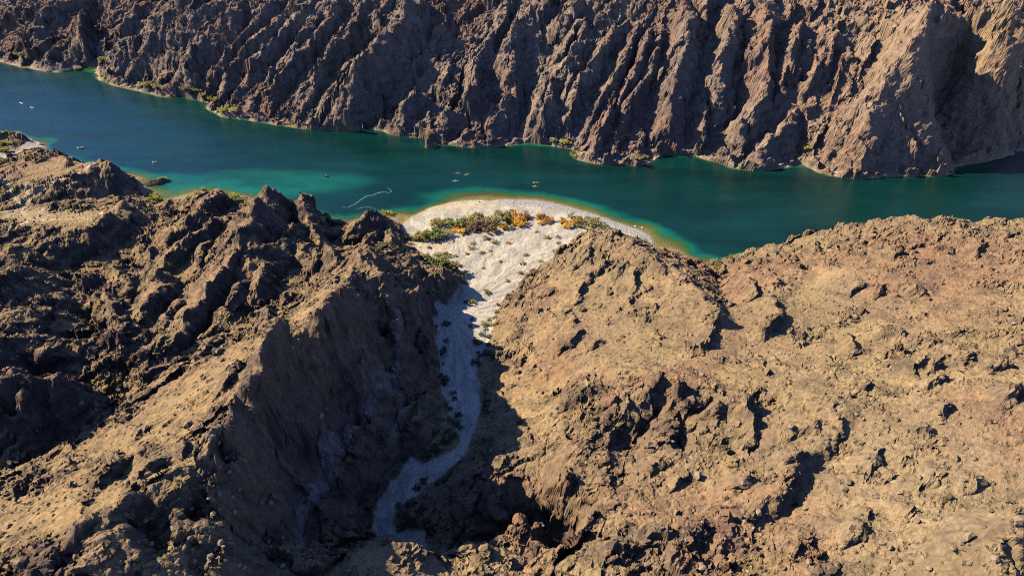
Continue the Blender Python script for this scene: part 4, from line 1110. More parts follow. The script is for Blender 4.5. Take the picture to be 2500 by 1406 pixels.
def leaf_material(name, colour):
    m = simple_material(name, colour, 0.8, 0.35, 1.3)
    nt = m.node_tree
    bs, out = nt.nodes['Principled BSDF'], nt.nodes['Material Output']
    tr = node(nt, 'ShaderNodeBsdfTranslucent'); ad = node(nt, 'ShaderNodeAddShader')
    nt.links.new(bs.inputs['Base Color'].links[0].from_socket, tr.inputs['Color'])
    nt.links.new(bs.outputs['BSDF'], ad.inputs[0]); nt.links.new(tr.outputs['BSDF'], ad.inputs[1]); nt.links.new(ad.outputs['Shader'], out.inputs['Surface'])
    return m


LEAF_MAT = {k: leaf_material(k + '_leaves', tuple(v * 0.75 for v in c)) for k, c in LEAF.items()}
WOOD_MAT = simple_material('shrub_wood', (0.13, 0.10, 0.07), 0.9)


def tube(V, Fc, p, q, r0, r1, n=5):
    p, q = np.array(p, float), np.array(q, float)
    d = (q - p) / (np.linalg.norm(q - p) + 1e-9)
    a = np.cross(d, (0, 0, 1) if abs(d[2]) < 0.9 else (1, 0, 0)); a /= np.linalg.norm(a); b = np.cross(d, a)
    k = len(V)
    for c, r in ((p, r0), (q, r1)):
        for i in range(n):
            t = 2 * math.pi * i / n
            V.append(tuple(c + r * (math.cos(t) * a + math.sin(t) * b)))
    for i in range(n):
        j = (i + 1) % n
        Fc.append((k + i, k + j, k + n + j, k + n + i))


def shrub_meshes(seed, wide):
    r = random.Random(seed)
    SV, SF, LV, LF = [], [], [], []
    tips = []
    for k in range(9):
        a = 2 * math.pi * (k + r.random() * 0.7) / 9
        sp = r.uniform(0.25, 0.78) * wide
        hgt = r.uniform(0.55, 1.05) * (1.0 if sp < 0.5 else 0.75)
        mid = (math.cos(a) * sp * 0.45, math.sin(a) * sp * 0.45, hgt * 0.5)
        tip = (math.cos(a) * sp, math.sin(a) * sp, hgt)
        tube(SV, SF, (0, 0, -0.25), mid, 0.05, 0.035); tube(SV, SF, mid, tip, 0.035, 0.012)
        tips.append(tip)
        tips.append(tuple((m + t) / 2 + r.uniform(-.12, .12) for m, t in zip(mid, tip)))
    for c in tips:
        rad = r.uniform(0.17, 0.33)
        for _ in range(22):
            d = np.array([r.gauss(0, 1) for _ in range(3)]); d /= np.linalg.norm(d)
            p = np.array(c) + d * rad * r.random() ** 0.4
            p[2] = max(p[2], 0.02)
            n = d + np.array([r.gauss(0, .5) for _ in range(3)]); n /= np.linalg.norm(n)
            u = np.cross(n, (0.3, 0.5, 0.8)); u /= np.linalg.norm(u); w = np.cross(n, u)
            s1, s2 = r.uniform(0.06, 0.12), r.uniform(0.04, 0.085)
            k = len(LV)
            LV += [tuple(p - u * s1), tuple(p + w * s2), tuple(p + u * s1 * 1.2), tuple(p - w * s2)]
            LF.append((k, k + 1, k + 2, k + 3))
    a = bpy.data.meshes.new('stems'); a.from_pydata(SV, [], SF); a.materials.append(WOOD_MAT)
    b = bpy.data.meshes.new('foliage'); b.from_pydata(LV, [], LF); b.materials.append(LEAF_MAT['green'])
    return a, b


SHRUBS = [shrub_meshes(k, w) for k, w in enumerate((1.0, 1.15, 0.9, 1.25, 1.05))]


def add_shrub(name, x, y, z, r, tall, leaf, label, group):
    e = bpy.data.objects.new(name, None)
    e.empty_display_size = 0.2
    e.location = (x, y, z); e.rotation_euler = (0, 0, rnd.uniform(0, 6.28)); e.scale = (r, r * rnd.uniform(0.85, 1.1), r * tall)
    link(e, label=label, category='shrub', group=group)
    st, fo = SHRUBS[rnd.randrange(len(SHRUBS))]
    o = link(bpy.data.objects.new('stems', st), e)
    o = link(bpy.data.objects.new('foliage', fo), e)
    o.material_slots[0].link = 'OBJECT'; o.material_slots[0].material = LEAF_MAT[leaf]
    return e


ORD = ['first', 'second', 'third', 'fourth', 'fifth', 'sixth', 'seventh', 'eighth', 'ninth', 'tenth', 'eleventh', 'twelfth', 'thirteenth', 'fourteenth', 'fifteenth', 'sixteenth', 'seventeenth',
       'eighteenth', 'nineteenth', 'twentieth', 'twenty-first', 'twenty-second', 'twenty-third', 'twenty-fourth', 'twenty-fifth', 'twenty-sixth', 'twenty-seventh', 'twenty-eighth', 'twenty-ninth', 'thirtieth',
       'thirty-first', 'thirty-second', 'thirty-third', 'thirty-fourth', 'thirty-fifth', 'thirty-sixth', 'thirty-seventh', 'thirty-eighth', 'thirty-ninth', 'fortieth']
WORD = {'green': 'green', 'olive': 'olive', 'lime': 'yellow-green', 'orange': 'orange', 'gold': 'golden', 'brown': 'brownish', 'sage': 'grey-green', 'dark': 'dark'}
# (place phrase, group, height ratio, [(u, v of the foot, radius px, leaf), ...])
SHRUB_PLACES = [
    ('in the left thicket of the fan', 'thicket shrubs on the beach fan', 0.95,
     [(994, 585, 9, 'dark'), (1012, 584, 8, 'sage'), (1026, 586, 14, 'olive'), (1048, 580, 13, 'green'), (1066, 584, 18, 'green'), (1086, 575, 13, 'olive'), (1070, 556, 13, 'olive'), (1064, 545, 8, 'orange'), (1084, 546, 8, 'green'), (1104, 552, 13, 'green'), (1122, 554, 16, 'green'),
      (1142, 556, 14, 'olive'), (1128, 571, 10, 'gold'), (1114, 566, 8, 'orange'), (1138, 568, 8, 'brown'), (1160, 562, 13, 'brown'), (1150, 545, 13, 'olive')]),
    ('in the orange thicket behind the beach', 'autumn thicket shrubs behind the beach', 0.9,
     [(1172, 534, 11, 'brown'), (1178, 552, 13, 'brown'), (1196, 546, 14, 'olive'), (1192, 566, 13, 'brown'), (1206, 568, 11, 'brown'), (1214, 550, 13, 'sage'), (1222, 535, 13, 'olive'), (1238, 545, 12, 'olive'), (1240, 530, 12, 'sage'), (1230, 558, 9, 'orange'), (1256, 528, 12, 'orange'), (1254, 548, 10, 'gold'),
      (1266, 540, 11, 'orange'), (1270, 552, 9, 'gold'), (1282, 534, 11, 'brown'), (1280, 548, 8, 'orange')]),
    ('in the small orange clump mid fan', 'orange clump shrubs', 0.8, [(1316, 536, 8, 'orange'), (1326, 532, 10, 'brown'), (1320, 548, 7, 'gold'), (1334, 544, 8, 'orange'), (1346, 540, 7, 'orange')]),
    ('in the thicket under the eastern hilltop', 'thicket shrubs below the hilltop', 0.85,
     [(1374, 545, 9, 'orange'), (1388, 556, 8, 'gold'), (1394, 532, 9, 'sage'), (1402, 548, 10, 'orange'), (1412, 540, 9, 'olive'), (1422, 552, 11, 'olive'), (1432, 545, 11, 'sage'), (1444, 556, 9, 'olive'), (1452, 548, 10, 'olive'), (1464, 555, 9, 'sage'), (1478, 560, 8, 'sage'), (1378, 556, 6, 'gold')]),
    ('on the bare sand of the fan', 'scrub scattered on the fan', 0.55,
     [(1250, 560, 7, 'green'), (1188, 584, 8, 'olive'), (1208, 594, 8, 'olive'), (1150, 608, 7, 'olive'), (1154, 596, 6, 'sage'), (1176, 619, 6, 'olive'), (1140, 621, 5, 'brown'), (1197, 613, 4, 'olive'), (1240, 594, 5, 'orange'), (1336, 583, 6, 'olive'), (1361, 580, 6, 'sage'), (1363, 595, 5, 'olive'), (1369, 604, 5, 'olive'),
      (1356, 615, 6, 'olive'), (1276, 645, 7, 'sage'), (1270, 668, 7, 'brown'), (1301, 662, 6, 'brown'), (1240, 688, 5, 'brown'), (1284, 624, 5, 'olive'), (1311, 567, 4, 'olive'), (1222, 640, 4, 'olive'), (1180, 655, 4, 'brown'), (1320, 640, 5, 'olive')]),
    ('on the slope left of the fan', 'shrubs on the slope left of the fan', 0.6,
     [(930, 604, 11, 'sage'), (946, 600, 9, 'green'), (962, 609, 9, 'olive'), (980, 608, 10, 'lime'), (1004, 596, 5, 'olive'), (1020, 617, 6, 'olive'), (1040, 637, 11, 'green'), (1062, 624, 5, 'olive'), (1074, 627, 8, 'olive'), (1090, 624, 9, 'olive'), (1072, 648, 13, 'green'), (1090, 646, 14, 'olive'), (1108, 652, 11, 'olive'), (1112, 627, 5, 'olive'), (1134, 674, 8, 'olive'), (1120, 650, 7, 'brown')]),
    ('in the sunlit mouth of the wash', 'shrubs in the sunlit wash mouth', 0.7,
     [(1188, 714, 7, 'olive'), (1152, 738, 7, 'lime'), (1139, 738, 5, 'dark'), (1215, 746, 5, 'brown'), (1212, 763, 5, 'brown'), (1208, 777, 5, 'olive'), (1194, 782, 5, 'olive'), (1182, 794, 7, 'olive'), (1201, 794, 6, 'olive'), (1186, 805, 5, 'olive'), (1212, 790, 5, 'orange')]),
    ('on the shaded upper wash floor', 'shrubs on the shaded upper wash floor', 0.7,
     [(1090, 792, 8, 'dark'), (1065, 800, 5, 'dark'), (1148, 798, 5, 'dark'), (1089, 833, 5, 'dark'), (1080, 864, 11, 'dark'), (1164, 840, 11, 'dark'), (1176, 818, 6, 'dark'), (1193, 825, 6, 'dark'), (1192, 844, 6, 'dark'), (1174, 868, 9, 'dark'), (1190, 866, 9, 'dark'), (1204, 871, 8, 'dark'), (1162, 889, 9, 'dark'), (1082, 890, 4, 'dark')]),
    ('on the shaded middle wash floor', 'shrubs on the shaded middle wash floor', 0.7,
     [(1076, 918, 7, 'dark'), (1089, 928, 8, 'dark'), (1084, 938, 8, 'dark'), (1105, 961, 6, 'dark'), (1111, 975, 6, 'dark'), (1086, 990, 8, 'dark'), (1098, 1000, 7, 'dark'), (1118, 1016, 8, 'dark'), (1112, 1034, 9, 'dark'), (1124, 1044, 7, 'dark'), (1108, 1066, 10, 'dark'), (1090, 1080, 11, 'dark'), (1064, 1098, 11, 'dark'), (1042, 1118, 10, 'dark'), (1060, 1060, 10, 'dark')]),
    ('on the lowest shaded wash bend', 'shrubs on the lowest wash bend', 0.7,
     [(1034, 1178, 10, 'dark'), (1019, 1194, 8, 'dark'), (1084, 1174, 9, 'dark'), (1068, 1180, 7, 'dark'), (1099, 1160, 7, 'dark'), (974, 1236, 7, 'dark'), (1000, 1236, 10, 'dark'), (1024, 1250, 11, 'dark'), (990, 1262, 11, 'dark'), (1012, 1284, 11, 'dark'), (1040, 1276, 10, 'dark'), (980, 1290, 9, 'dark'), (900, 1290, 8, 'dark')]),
    ('around the little left bay', 'shrubs around the left bay', 0.8,
     [(6, 356, 8, 'lime'), (28, 352, 5, 'lime'), (4, 370, 8, 'lime'), (18, 372, 7, 'olive'), (66, 386, 6, 'olive'), (8, 398, 9, 'olive')]),
    ('on the near bank behind the islet', 'shrubs along the near bank', 0.85,
     [(366, 480, 9, 'sage'), (384, 492, 12, 'lime'), (376, 486, 7, 'olive'), (460, 488, 5, 'olive'), (480, 474, 5, 'lime'), (497, 466, 6, 'sage'), (560, 488, 9, 'lime'), (572, 488, 11, 'lime'), (586, 490, 8, 'sage'), (603, 496, 7, 'lime'), (594, 488, 6, 'sage')]),
    ('standing alone at the waterline right of the twin rock peaks', None, 0.9, [(783, 542, 9, 'lime')]),
    ('growing on top of the big rock left of the beach', 'shrubs on the beach rock', 0.8, [(940, 523, 8, 'lime'), (952, 524, 7, 'lime')]),
    ('along the left far bank', 'shrubs on the far bank, left', 0.8,
     [(40, 137, 6, 'olive'), (60, 150, 6, 'olive'), (252, 150, 7, 'lime'), (256, 190, 8, 'lime'), (346, 212, 7, 'sage'), (362, 210, 7, 'olive'), (384, 217, 8, 'olive'), (400, 222, 5, 'sage'), (454, 226, 7, 'olive'), (470, 227, 7, 'lime'), (484, 228, 7, 'lime'), (494, 238, 6, 'olive'), (514, 244, 7, 'olive'), (528, 250, 7, 'lime'), (546, 272, 8, 'lime'), (558, 270, 8, 'lime'), (572, 274, 7, 'lime')]),
    ('along the far bank opposite the beach', 'shrubs on the far bank opposite the beach', 0.8,
     [(1350, 350, 7, 'sage'), (1372, 350, 7, 'lime'), (1388, 354, 7, 'lime'), (1556, 390, 8, 'olive'), (1572, 386, 7, 'olive'), (1970, 366, 7, 'lime'), (1050, 330, 6, 'olive'), (1775, 350, 5, 'sage')]),
    ('in the bank notch under the eastern rim', 'shrubs in the bank notch', 0.8, [(1742, 642, 7, 'sage'), (1754, 660, 8, 'olive'), (1748, 652, 6, 'lime'), (1785, 630, 5, 'lime')]),
]
for place, group, tall, items in SHRUB_PLACES:
    items = sorted(items)
    X, Y, Z, T = spot([i[0] for i in items], [i[1] for i in items])
    for k, (u, v, r, leaf) in enumerate(items):
        size = 'small ' if r <= 6 else ('large ' if r >= 13 else '')
        lab = f'{size}{WORD[leaf]} shrub {place}' if len(items) == 1 else f'{size}{WORD[leaf]} shrub, {ORD[k]} from left {place}'
        rm = r * T[k] / FPX * 1.75
        add_shrub('desert_shrub', X[k], Y[k], Z[k] - 0.1 * rm, rm, tall * rnd.uniform(0.85, 1.2), leaf, lab, group)


# ------------------------------------------------------------------ boulders
def rock_mesh(seed, squash=0.7, mat=None, sub=2):
    import bmesh
    bm = bmesh.new()
    bmesh.ops.create_icosphere(bm, subdivisions=sub, radius=1.0)
    r = random.Random(seed)
    planes = [(Vector((r.gauss(0, 1), r.gauss(0, 1), r.gauss(0, 1))).normalized(), r.uniform(0.55, 0.9)) for _ in range(9)]
    for v in bm.verts:
        for n, d in planes:
            e = v.co.dot(n)
            if e > d:
                v.co -= n * (e - d)
        v.co *= 1 + r.uniform(-0.05, 0.05)
        v.co.z *= squash
    me = bpy.data.meshes.new('rock'); bm.to_mesh(me); bm.free()
    if mat:
        me.materials.append(mat)
    return me


ROCK_BROWN = simple_material('boulder_brown', (0.28, 0.205, 0.13), 0.95, 0.3, 2.0)
ROCK_PALE = simple_material('boulder_pale', (0.50, 0.47, 0.40), 0.95, 0.2, 2.0)
ROCK_DARK = simple_material('boulder_dark', (0.12, 0.09, 0.085), 0.95, 0.3, 2.0)
BOULDERS = [rock_mesh(k, 0.75, ROCK_BROWN, 1) for k in range(6)]
for u, v, r, mat, lab in [(1047, 606, 7, ROCK_DARK, 'dark boulder in the pale sand above the thicket slope'), (1042, 630, 11, ROCK_DARK, 'large dark boulder beside the green shrubs left of the fan'),
                          (1026, 604, 3, ROCK_DARK, 'small dark stone on the sand left of the dark boulder'), (1171, 494, 3, ROCK_DARK, 'small dark rock at the waterline above the sandy beach'),
                          (1253, 492, 4, ROCK_PALE, 'pale rock at the tip of the beach by the water'), (1152, 780, 6, ROCK_DARK, 'dark reddish boulder in the sunlit wash mouth'),
                          (1411, 507, 3, ROCK_PALE, 'pale rock standing in shallow water off the gravel bar'), (1551, 553, 4, ROCK_PALE, 'white rock at the outer end of the gravel bar'),
                          (1568, 556, 4, ROCK_PALE, 'white rock lying beyond the gravel bar end in the shallows'), (1198, 1100, 5, ROCK_PALE, 'pale grey boulder on the shaded slope right of the wash'),
                          (30, 372, 5, ROCK_BROWN, 'grey brown boulder on the sand of the left bay'), (20, 380, 4, ROCK_DARK, 'small dark boulder on the sand of the left bay')]:
    X, Y, Z, T = spot(u, v)
    o = bpy.data.objects.new('boulder', rock_mesh(int(u), 0.7, mat, 2))
    rm = r * T[0] / FPX
    o.location = (X[0], Y[0], Z[0] + 0.15 * rm); o.scale = (rm, rm * 0.8, rm * 0.9); o.rotation_euler = (0, 0, rnd.uniform(0, 6))
    link(o, label=lab, category='boulder')
hill = {n: bpy.data.objects[n] for n in ('east_hill', 'west_hill', 'spur_hill')}
cand_u, cand_v = [], []
for _ in range(420):
    if rnd.random() < 0.62:
        cand_u.append(rnd.uniform(1320, 2490)); cand_v.append(rnd.uniform(640, 1390))
    else:
        cand_u.append(rnd.uniform(10, 900)); cand_v.append(rnd.uniform(820, 1390))
X, Y, Z, T = spot(cand_u, cand_v)
for k in range(len(X)):
    if Z[k] < 12:
        continue
    par = 'east_hill' if X[k] > np.interp(Y[k], mid_y, mid_x) else 'west_hill'
    if Y[k] < 127 and -48 < X[k] < 6:
        par = 'spur_hill'
    r = rnd.uniform(0.45, 1.0) * (1.8 if rnd.random() < 0.12 else 1.0)
    o = bpy.data.objects.new('boulder', BOULDERS[rnd.randrange(6)])
    o.location = (X[k], Y[k], Z[k] + 0.2 * r); o.scale = (r, r * rnd.uniform(0.7, 1.1), r * rnd.uniform(0.7, 1.2)); o.rotation_euler = (rnd.uniform(-.4, .4), rnd.uniform(-.4, .4), rnd.uniform(0, 6))
    link(o, hill[par])


# ------------------------------------------------------------------ ground cover too small to count: dry tufts and shore cobbles
def scatter(name, label, kind_label, xs, ys, zs, rs, mat, seed, flatness=0.75):
    base = np.array([(0, 0, 1.0), (1, 0, 0.25), (0.3, 0.95, 0.35), (-0.8, 0.6, 0.2), (-0.8, -0.6, 0.35), (0.3, -0.95, 0.2), (0, 0, -0.3)], F)
    tri = np.array([(0, 1, 2), (0, 2, 3), (0, 3, 4), (0, 4, 5), (0, 5, 1), (6, 2, 1), (6, 3, 2), (6, 4, 3), (6, 5, 4), (6, 1, 5)], np.int32)
    g = np.random.default_rng(seed)
    n = len(xs)
    V = base[None] * (1 + g.uniform(-0.35, 0.35, (n, 7, 3))).astype(F)
    a = g.uniform(0, 6.28, n).astype(F)[:, None]
    vx = V[..., 0] * np.cos(a) - V[..., 1] * np.sin(a); vy = V[..., 0] * np.sin(a) + V[..., 1] * np.cos(a)
    r = np.asarray(rs, F)[:, None]
    P = np.stack([vx * r + np.asarray(xs, F)[:, None], vy * r + np.asarray(ys, F)[:, None], V[..., 2] * r * F(flatness) + np.asarray(zs, F)[:, None]], -1).reshape(-1, 3)
    Q = (tri[None] + (np.arange(n, dtype=np.int32) * 7)[:, None, None]).reshape(-1, 3)
    me = mesh_from(name, P, Q, False)
    me.materials.append(mat)
    return link(bpy.data.objects.new(name, me), label=label, category=kind_label, kind='stuff')


g = np.random.default_rng(3)
TUFT_A = simple_material('dry_brush', (0.34, 0.265, 0.11), 0.95, 0.35, 0.15)
TUFT_B = simple_material('dark_brush', (0.115, 0.09, 0.06), 0.95, 0.35, 0.15)
n = 60000
r_i = g.integers(0, NROW - 2, n); c_i = g.integers(0, NCOL - 2, n)
px, py, pz = (Pn[r_i, c_i, k] for k in range(3))
pu, pv = project(px, py, pz)
tb = Block(Xn.astype(F), Yn.astype(F))
yel_n = patch(tb, YELLOW)[r_i, c_i]
clump = fbm(px, py, 16, 3, 0.6, 131)
vis = (pu > -60) & (pu < 2560) & (pv > 300) & (pv < 1460) & (pz > 2.5) & (sandn[r_i, c_i] < 0.1)
dens = np.clip(0.03 + 0.55 * yel_n + 0.14 * clump, 0.015, 1)
ok = vis & (g.random(n) < dens)
yl = ok & (g.random(n) < 0.62)
dk = ok & ~yl
scatter('dry_grass', 'yellow dry brush dotting the hillsides', 'grass', px[yl], py[yl], pz[yl] - 0.05, g.uniform(0.2, 0.62, yl.sum()), TUFT_A, 1)
scatter('dark_undergrowth', 'small dark creosote brush dotting the hillsides', 'undergrowth', px[dk], py[dk], pz[dk] - 0.05, g.uniform(0.18, 0.5, dk.sum()), TUFT_B, 2, 0.9)
BRUSH = simple_material('gully_brush', (0.31, 0.275, 0.11), 0.9, 0.4, 0.2)
GULLY = [(225, 780, 40, 30, 1, 0), (340, 806, 70, 10, 0.9, 0), (270, 930, 40, 40, 1, 0), (430, 660, 50, 20, 0.8, 0.4), (300, 880, 60, 30, 0.4, 0), (450, 1300, 130, 90, 0.45, 0), (600, 1160, 50, 40, 0.5, 0), (560, 1390, 90, 40, 0.6, 0), (60, 690, 60, 30, 0.5, 0),
         (120, 880, 120, 50, 0.3, 0), (1000, 625, 50, 14, 0.7, 0), (1060, 652, 60, 14, 0.6, 0), (1780, 930, 60, 30, 0.3, 0), (1860, 1385, 60, 30, 0.4, 0), (640, 860, 40, 30, 0.4, 0), (560, 800, 60, 12, 0.5, 0), (2470, 130, 40, 30, 0.6, 0)]
gul = patch(tb, GULLY)[r_i, c_i]
gb = vis & (g.random(n) < gul * 0.5)
scatter('gully_undergrowth', 'yellow-green brush filling the gullies of the western hills', 'undergrowth', px[gb], py[gb], pz[gb] - 0.05, g.uniform(0.25, 0.75, gb.sum()), BRUSH, 7, 0.9)
# cobbles on the bar and stones on the fan
n = 9000
tt = g.random(n)
bar_u = np.interp(tt, np.linspace(0, 1, 7), [1215, 1290, 1350, 1420, 1490, 1550, 1582]); bar_v = np.interp(tt, np.linspace(0, 1, 7), [493, 493, 500, 518, 543, 566, 586])
bx, by = at_height(bar_u, bar_v, 0.6)
bx = bx + g.normal(0, 2.2, n) + 1.0; by = by + g.normal(0, 2.6, n) - 1.0
m2 = 5000
k2 = np.nonzero(sandn.ravel() > 0.7)[0]
k2 = g.choice(k2, m2)
bx = np.concatenate([bx, Xn.ravel()[k2]]); by = np.concatenate([by, Yn.ravel()[k2]])
bz = ground_z(bx, by)
keep = bz > -0.6
COBBLE = simple_material('cobble_stone', (0.50, 0.48, 0.42), 0.95, 0.35, 0.6)
rs = np.concatenate([g.uniform(0.1, 0.34, n), g.uniform(0.06, 0.2, m2)])
scatter('cobble_gravel', 'white cobbles of the gravel bar along the water', 'gravel', bx[keep], by[keep], bz[keep], rs[keep], COBBLE, 4, 0.6)


# ------------------------------------------------------------------ islet, boats, paddlers, foam
def islet():
    xs, ys = at_height(np.array([345., 418.]), np.array([455., 440.]), 0.0)
    cx_, cy_, L = xs.mean(), ys.mean(), math.hypot(xs[1] - xs[0], ys[1] - ys[0]) / 2
    ang = math.atan2(ys[1] - ys[0], xs[1] - xs[0])
    nu, nv = 60, 28
    a = np.linspace(0, 2 * np.pi, nu, endpoint=False)[None]; r = np.linspace(0, 1.15, nv)[:, None]
    edge = 1 + 0.16 * perlin(np.cos(a) * 1.7, np.sin(a) * 1.7, 141)
    X = np.cos(a) * r * L * edge; Y = np.sin(a) * r * 4.6 * edge
    Z = 3.0 * (1 - r ** 2.2) * (0.8 + 0.35 * np.cos(a) * r) - 0.3 + 0.8 * fbm(X, Y, 3.5, 4, 0.6, 142)
    ca, sa = math.cos(ang), math.sin(ang)
    V = np.stack([X * ca - Y * sa + cx_, X * sa + Y * ca + cy_, Z], -1).reshape(-1, 3)
    k = np.arange(nu * nv).reshape(nv, nu)
    k2 = np.roll(k, -1, 1)
    Q = np.stack([k[:-1], k2[:-1], k2[1:], k[1:]], -1).reshape(-1, 4)
    me = mesh_from('rock_islet', V.astype(F), Q.astype(np.int32), False); me.materials.append(ROCK_DARK)
    link(bpy.data.objects.new('rock_islet', me), label='dark rock islet topped with yellow shrubs off the near bank', category='islet')
    for k_, (du, r_, leaf) in enumerate([(-0.72, 1.2, 'lime'), (-0.42, 1.5, 'lime'), (-0.12, 1.3, 'olive'), (0.2, 1.4, 'lime'), (0.45, 2.1, 'lime'), (0.66, 1.8, 'lime')]):
        px_, py_ = du * L * ca + cx_, du * L * sa + cy_
        add_shrub('islet_shrub', px_, py_, 2.0 * (1 - abs(du) ** 2.2) + 0.2, r_, 0.9, leaf, f'{WORD[leaf]} shrub, {ORD[k_]} from left on the rock islet', 'shrubs on the rock islet')


islet()


def hull_mesh(length, width, height, mat, open_top=False):
    n, m = 17, 10
    V, Fc = [], []
    for i in range(n):
        t = i / (n - 1) * 2 - 1
        w = width / 2 * (1 - abs(t) ** 2.4) + 0.012
        lift = 0.14 * abs(t) ** 3
        for j in range(m):
            a = 2 * math.pi * j / m
            y_, z_ = math.cos(a) * w, math.sin(a)
            z_ = (z_ * height * 0.42 if z_ > 0 else z_ * height * 0.58)
            V.append((t * length / 2, y_, z_ + lift))
    for i in range(n - 1):
        for j in range(m):
            k = (j + 1) % m
            Fc.append((i * m + j, i * m + k, (i + 1) * m + k, (i + 1) * m + j))
    Fc.append(tuple(range(m))[::-1]); Fc.append(tuple((n - 1) * m + j for j in range(m)))
    me = bpy.data.meshes.new('hull'); me.from_pydata(V, [], Fc); me.materials.append(mat)
    return me


def ring_mesh(name, rx, ry, tube_r, z, mat, nu=20, nv=6, pointed=0.0):
    V, Fc = [], []
    for i in range(nu):
        a = 2 * math.pi * i / nu
        for j in range(nv):
            b = 2 * math.pi * j / nv
            V.append(((rx + tube_r * math.cos(b)) * math.cos(a), (ry + tube_r * math.cos(b)) * math.sin(a), z + tube_r * math.sin(b) + pointed * abs(math.cos(a)) ** 4))
    for i in range(nu):
        for j in range(nv):
            Fc.append((i * nv + j, ((i + 1) % nu) * nv + j, ((i + 1) % nu) * nv + (j + 1) % nv, i * nv + (j + 1) % nv))
    me = bpy.data.meshes.new(name); me.from_pydata(V, [], Fc); me.materials.append(mat)
    return me


def skin_figure(name, joints, edges, mat):
    me = bpy.data.meshes.new(name)
    me.from_pydata([j[:3] for j in joints], edges, [])
    o = bpy.data.objects.new(name, me); scene.collection.objects.link(o)
    sk = o.modifiers.new('skin', 'SKIN'); o.modifiers.new('sub', 'SUBSURF').levels = 1
    for v, j in zip(me.skin_vertices[0].data, joints):
        v.radius = (j[3], j[3])
    me.skin_vertices[0].data[0].use_root = True
    dg = bpy.context.evaluated_depsgraph_get()
    out = bpy.data.meshes.new_from_object(o.evaluated_get(dg))
    bpy.data.objects.remove(o)
    out.name = name
    out.materials.clear(); out.materials.append(mat)
    return out


CLOTH = {k: simple_material('cloth_' + k, c, 0.8, 0.1) for k, c in {'white': (0.75, 0.74, 0.70), 'red': (0.55, 0.10, 0.07), 'tan': (0.45, 0.35, 0.22), 'dark': (0.08, 0.08, 0.10)}.items()}
SKIN = simple_material('skin_tone', (0.42, 0.26, 0.18), 0.6, 0.08)
PLASTIC = {k: simple_material('plastic_' + k, c, 0.35, 0.06, spec=0.5) for k, c in {'yellow': (0.70, 0.62, 0.08), 'lime': (0.55, 0.68, 0.06), 'white': (0.80, 0.80, 0.76), 'pink': (0.66, 0.25, 0.26), 'mint': (0.60, 0.72, 0.58), 'tan': (0.42, 0.38, 0.26), 'black': (0.03, 0.03, 0.035), 'grey': (0.35, 0.36, 0.38)}.items()}
# seated: pelvis, spine, neck, legs forward, arms reaching to the paddle
SIT = [(0, 0, 0.12, .15), (-0.03, 0, 0.38, .15), (-0.03, 0, 0.58, .13), (-0.02, 0, 0.70, .06), (0.0, 0, 0.80, .10), (0.02, 0, 0.90, .09),
       (-0.02, 0.19, 0.58, .065), (0.12, 0.28, 0.40, .05), (0.34, 0.30, 0.44, .04), (-0.02, -0.19, 0.58, .065), (0.12, -0.28, 0.40, .05), (0.34, -0.30, 0.44, .04),
       (0.10, 0.10, 0.12, .10), (0.48, 0.13, 0.24, .075), (0.86, 0.11, 0.10, .05), (0.10, -0.10, 0.12, .10), (0.48, -0.13, 0.24, .075), (0.86, -0.11, 0.10, .05)]
SIT_E = [(0, 1), (1, 2), (2, 3), (3, 4), (4, 5), (2, 6), (6, 7), (7, 8), (2, 9), (9, 10), (10, 11), (0, 12), (12, 13), (13, 14), (0, 15), (15, 16), (16, 17)]
STAND = [(0, 0, 0.92, .14), (0, 0, 1.18, .15), (0, 0, 1.40, .14), (0, 0, 1.52, .06), (0.01, 0, 1.62, .10), (0.02, 0, 1.72, .09),
         (0, 0.20, 1.40, .06), (0.03, 0.27, 1.14, .05), (0.08, 0.28, 0.90, .04), (0, -0.20, 1.40, .06), (0.03, -0.27, 1.14, .05), (0.08, -0.28, 0.90, .04),
         (0, 0.10, 0.88, .10), (0.02, 0.12, 0.48, .075), (0, 0.12, 0.08, .05), (0.12, 0.13, 0.03, .04), (0, -0.10, 0.88, .10), (0.02, -0.12, 0.48, .075), (0, -0.12, 0.08, .05), (0.12, -0.13, 0.03, .04)]
STAND_E = [(0, 1), (1, 2), (2, 3), (3, 4), (4, 5), (2, 6), (6, 7), (7, 8), (2, 9), (9, 10), (10, 11), (0, 12), (12, 13), (13, 14), (14, 15), (0, 16), (16, 17), (17, 18), (18, 19)]
PERSON = {}


def add_person(cloth, standing, loc, rz, label):
    key = (cloth, standing)
    if key not in PERSON:
        PERSON[key] = skin_figure('person', STAND if standing else SIT, STAND_E if standing else SIT_E, CLOTH[cloth])
    o = bpy.data.objects.new('person', PERSON[key])
    o.location = loc; o.rotation_euler = (0, 0, rz)
    link(o, label=label, category='person')
    hd = bpy.data.meshes.get('hat')
    if hd is None:
        V, Fc = [], []
        prof = [(0.0, 0.12), (0.10, 0.10), (0.115, 0.03), (0.20, 0.0), (0.20, -0.012)]
        for r_, z_ in prof:
            for i in range(12):
                V.append((r_ * math.cos(i * math.pi / 6), r_ * math.sin(i * math.pi / 6), z_))
        for k in range(len(prof) - 1):
            for i in range(12):
                j = (i + 1) % 12
                Fc.append((k * 12 + i, k * 12 + j, (k + 1) * 12 + j, (k + 1) * 12 + i))
        hd = bpy.data.meshes.new('hat'); hd.from_pydata(V, [], Fc); hd.materials.append(CLOTH['tan'])
    h_ = bpy.data.objects.new('hat', hd); h_.location = (0.02, 0, (1.76 if standing else 0.94))
    link(h_, o)
    return o


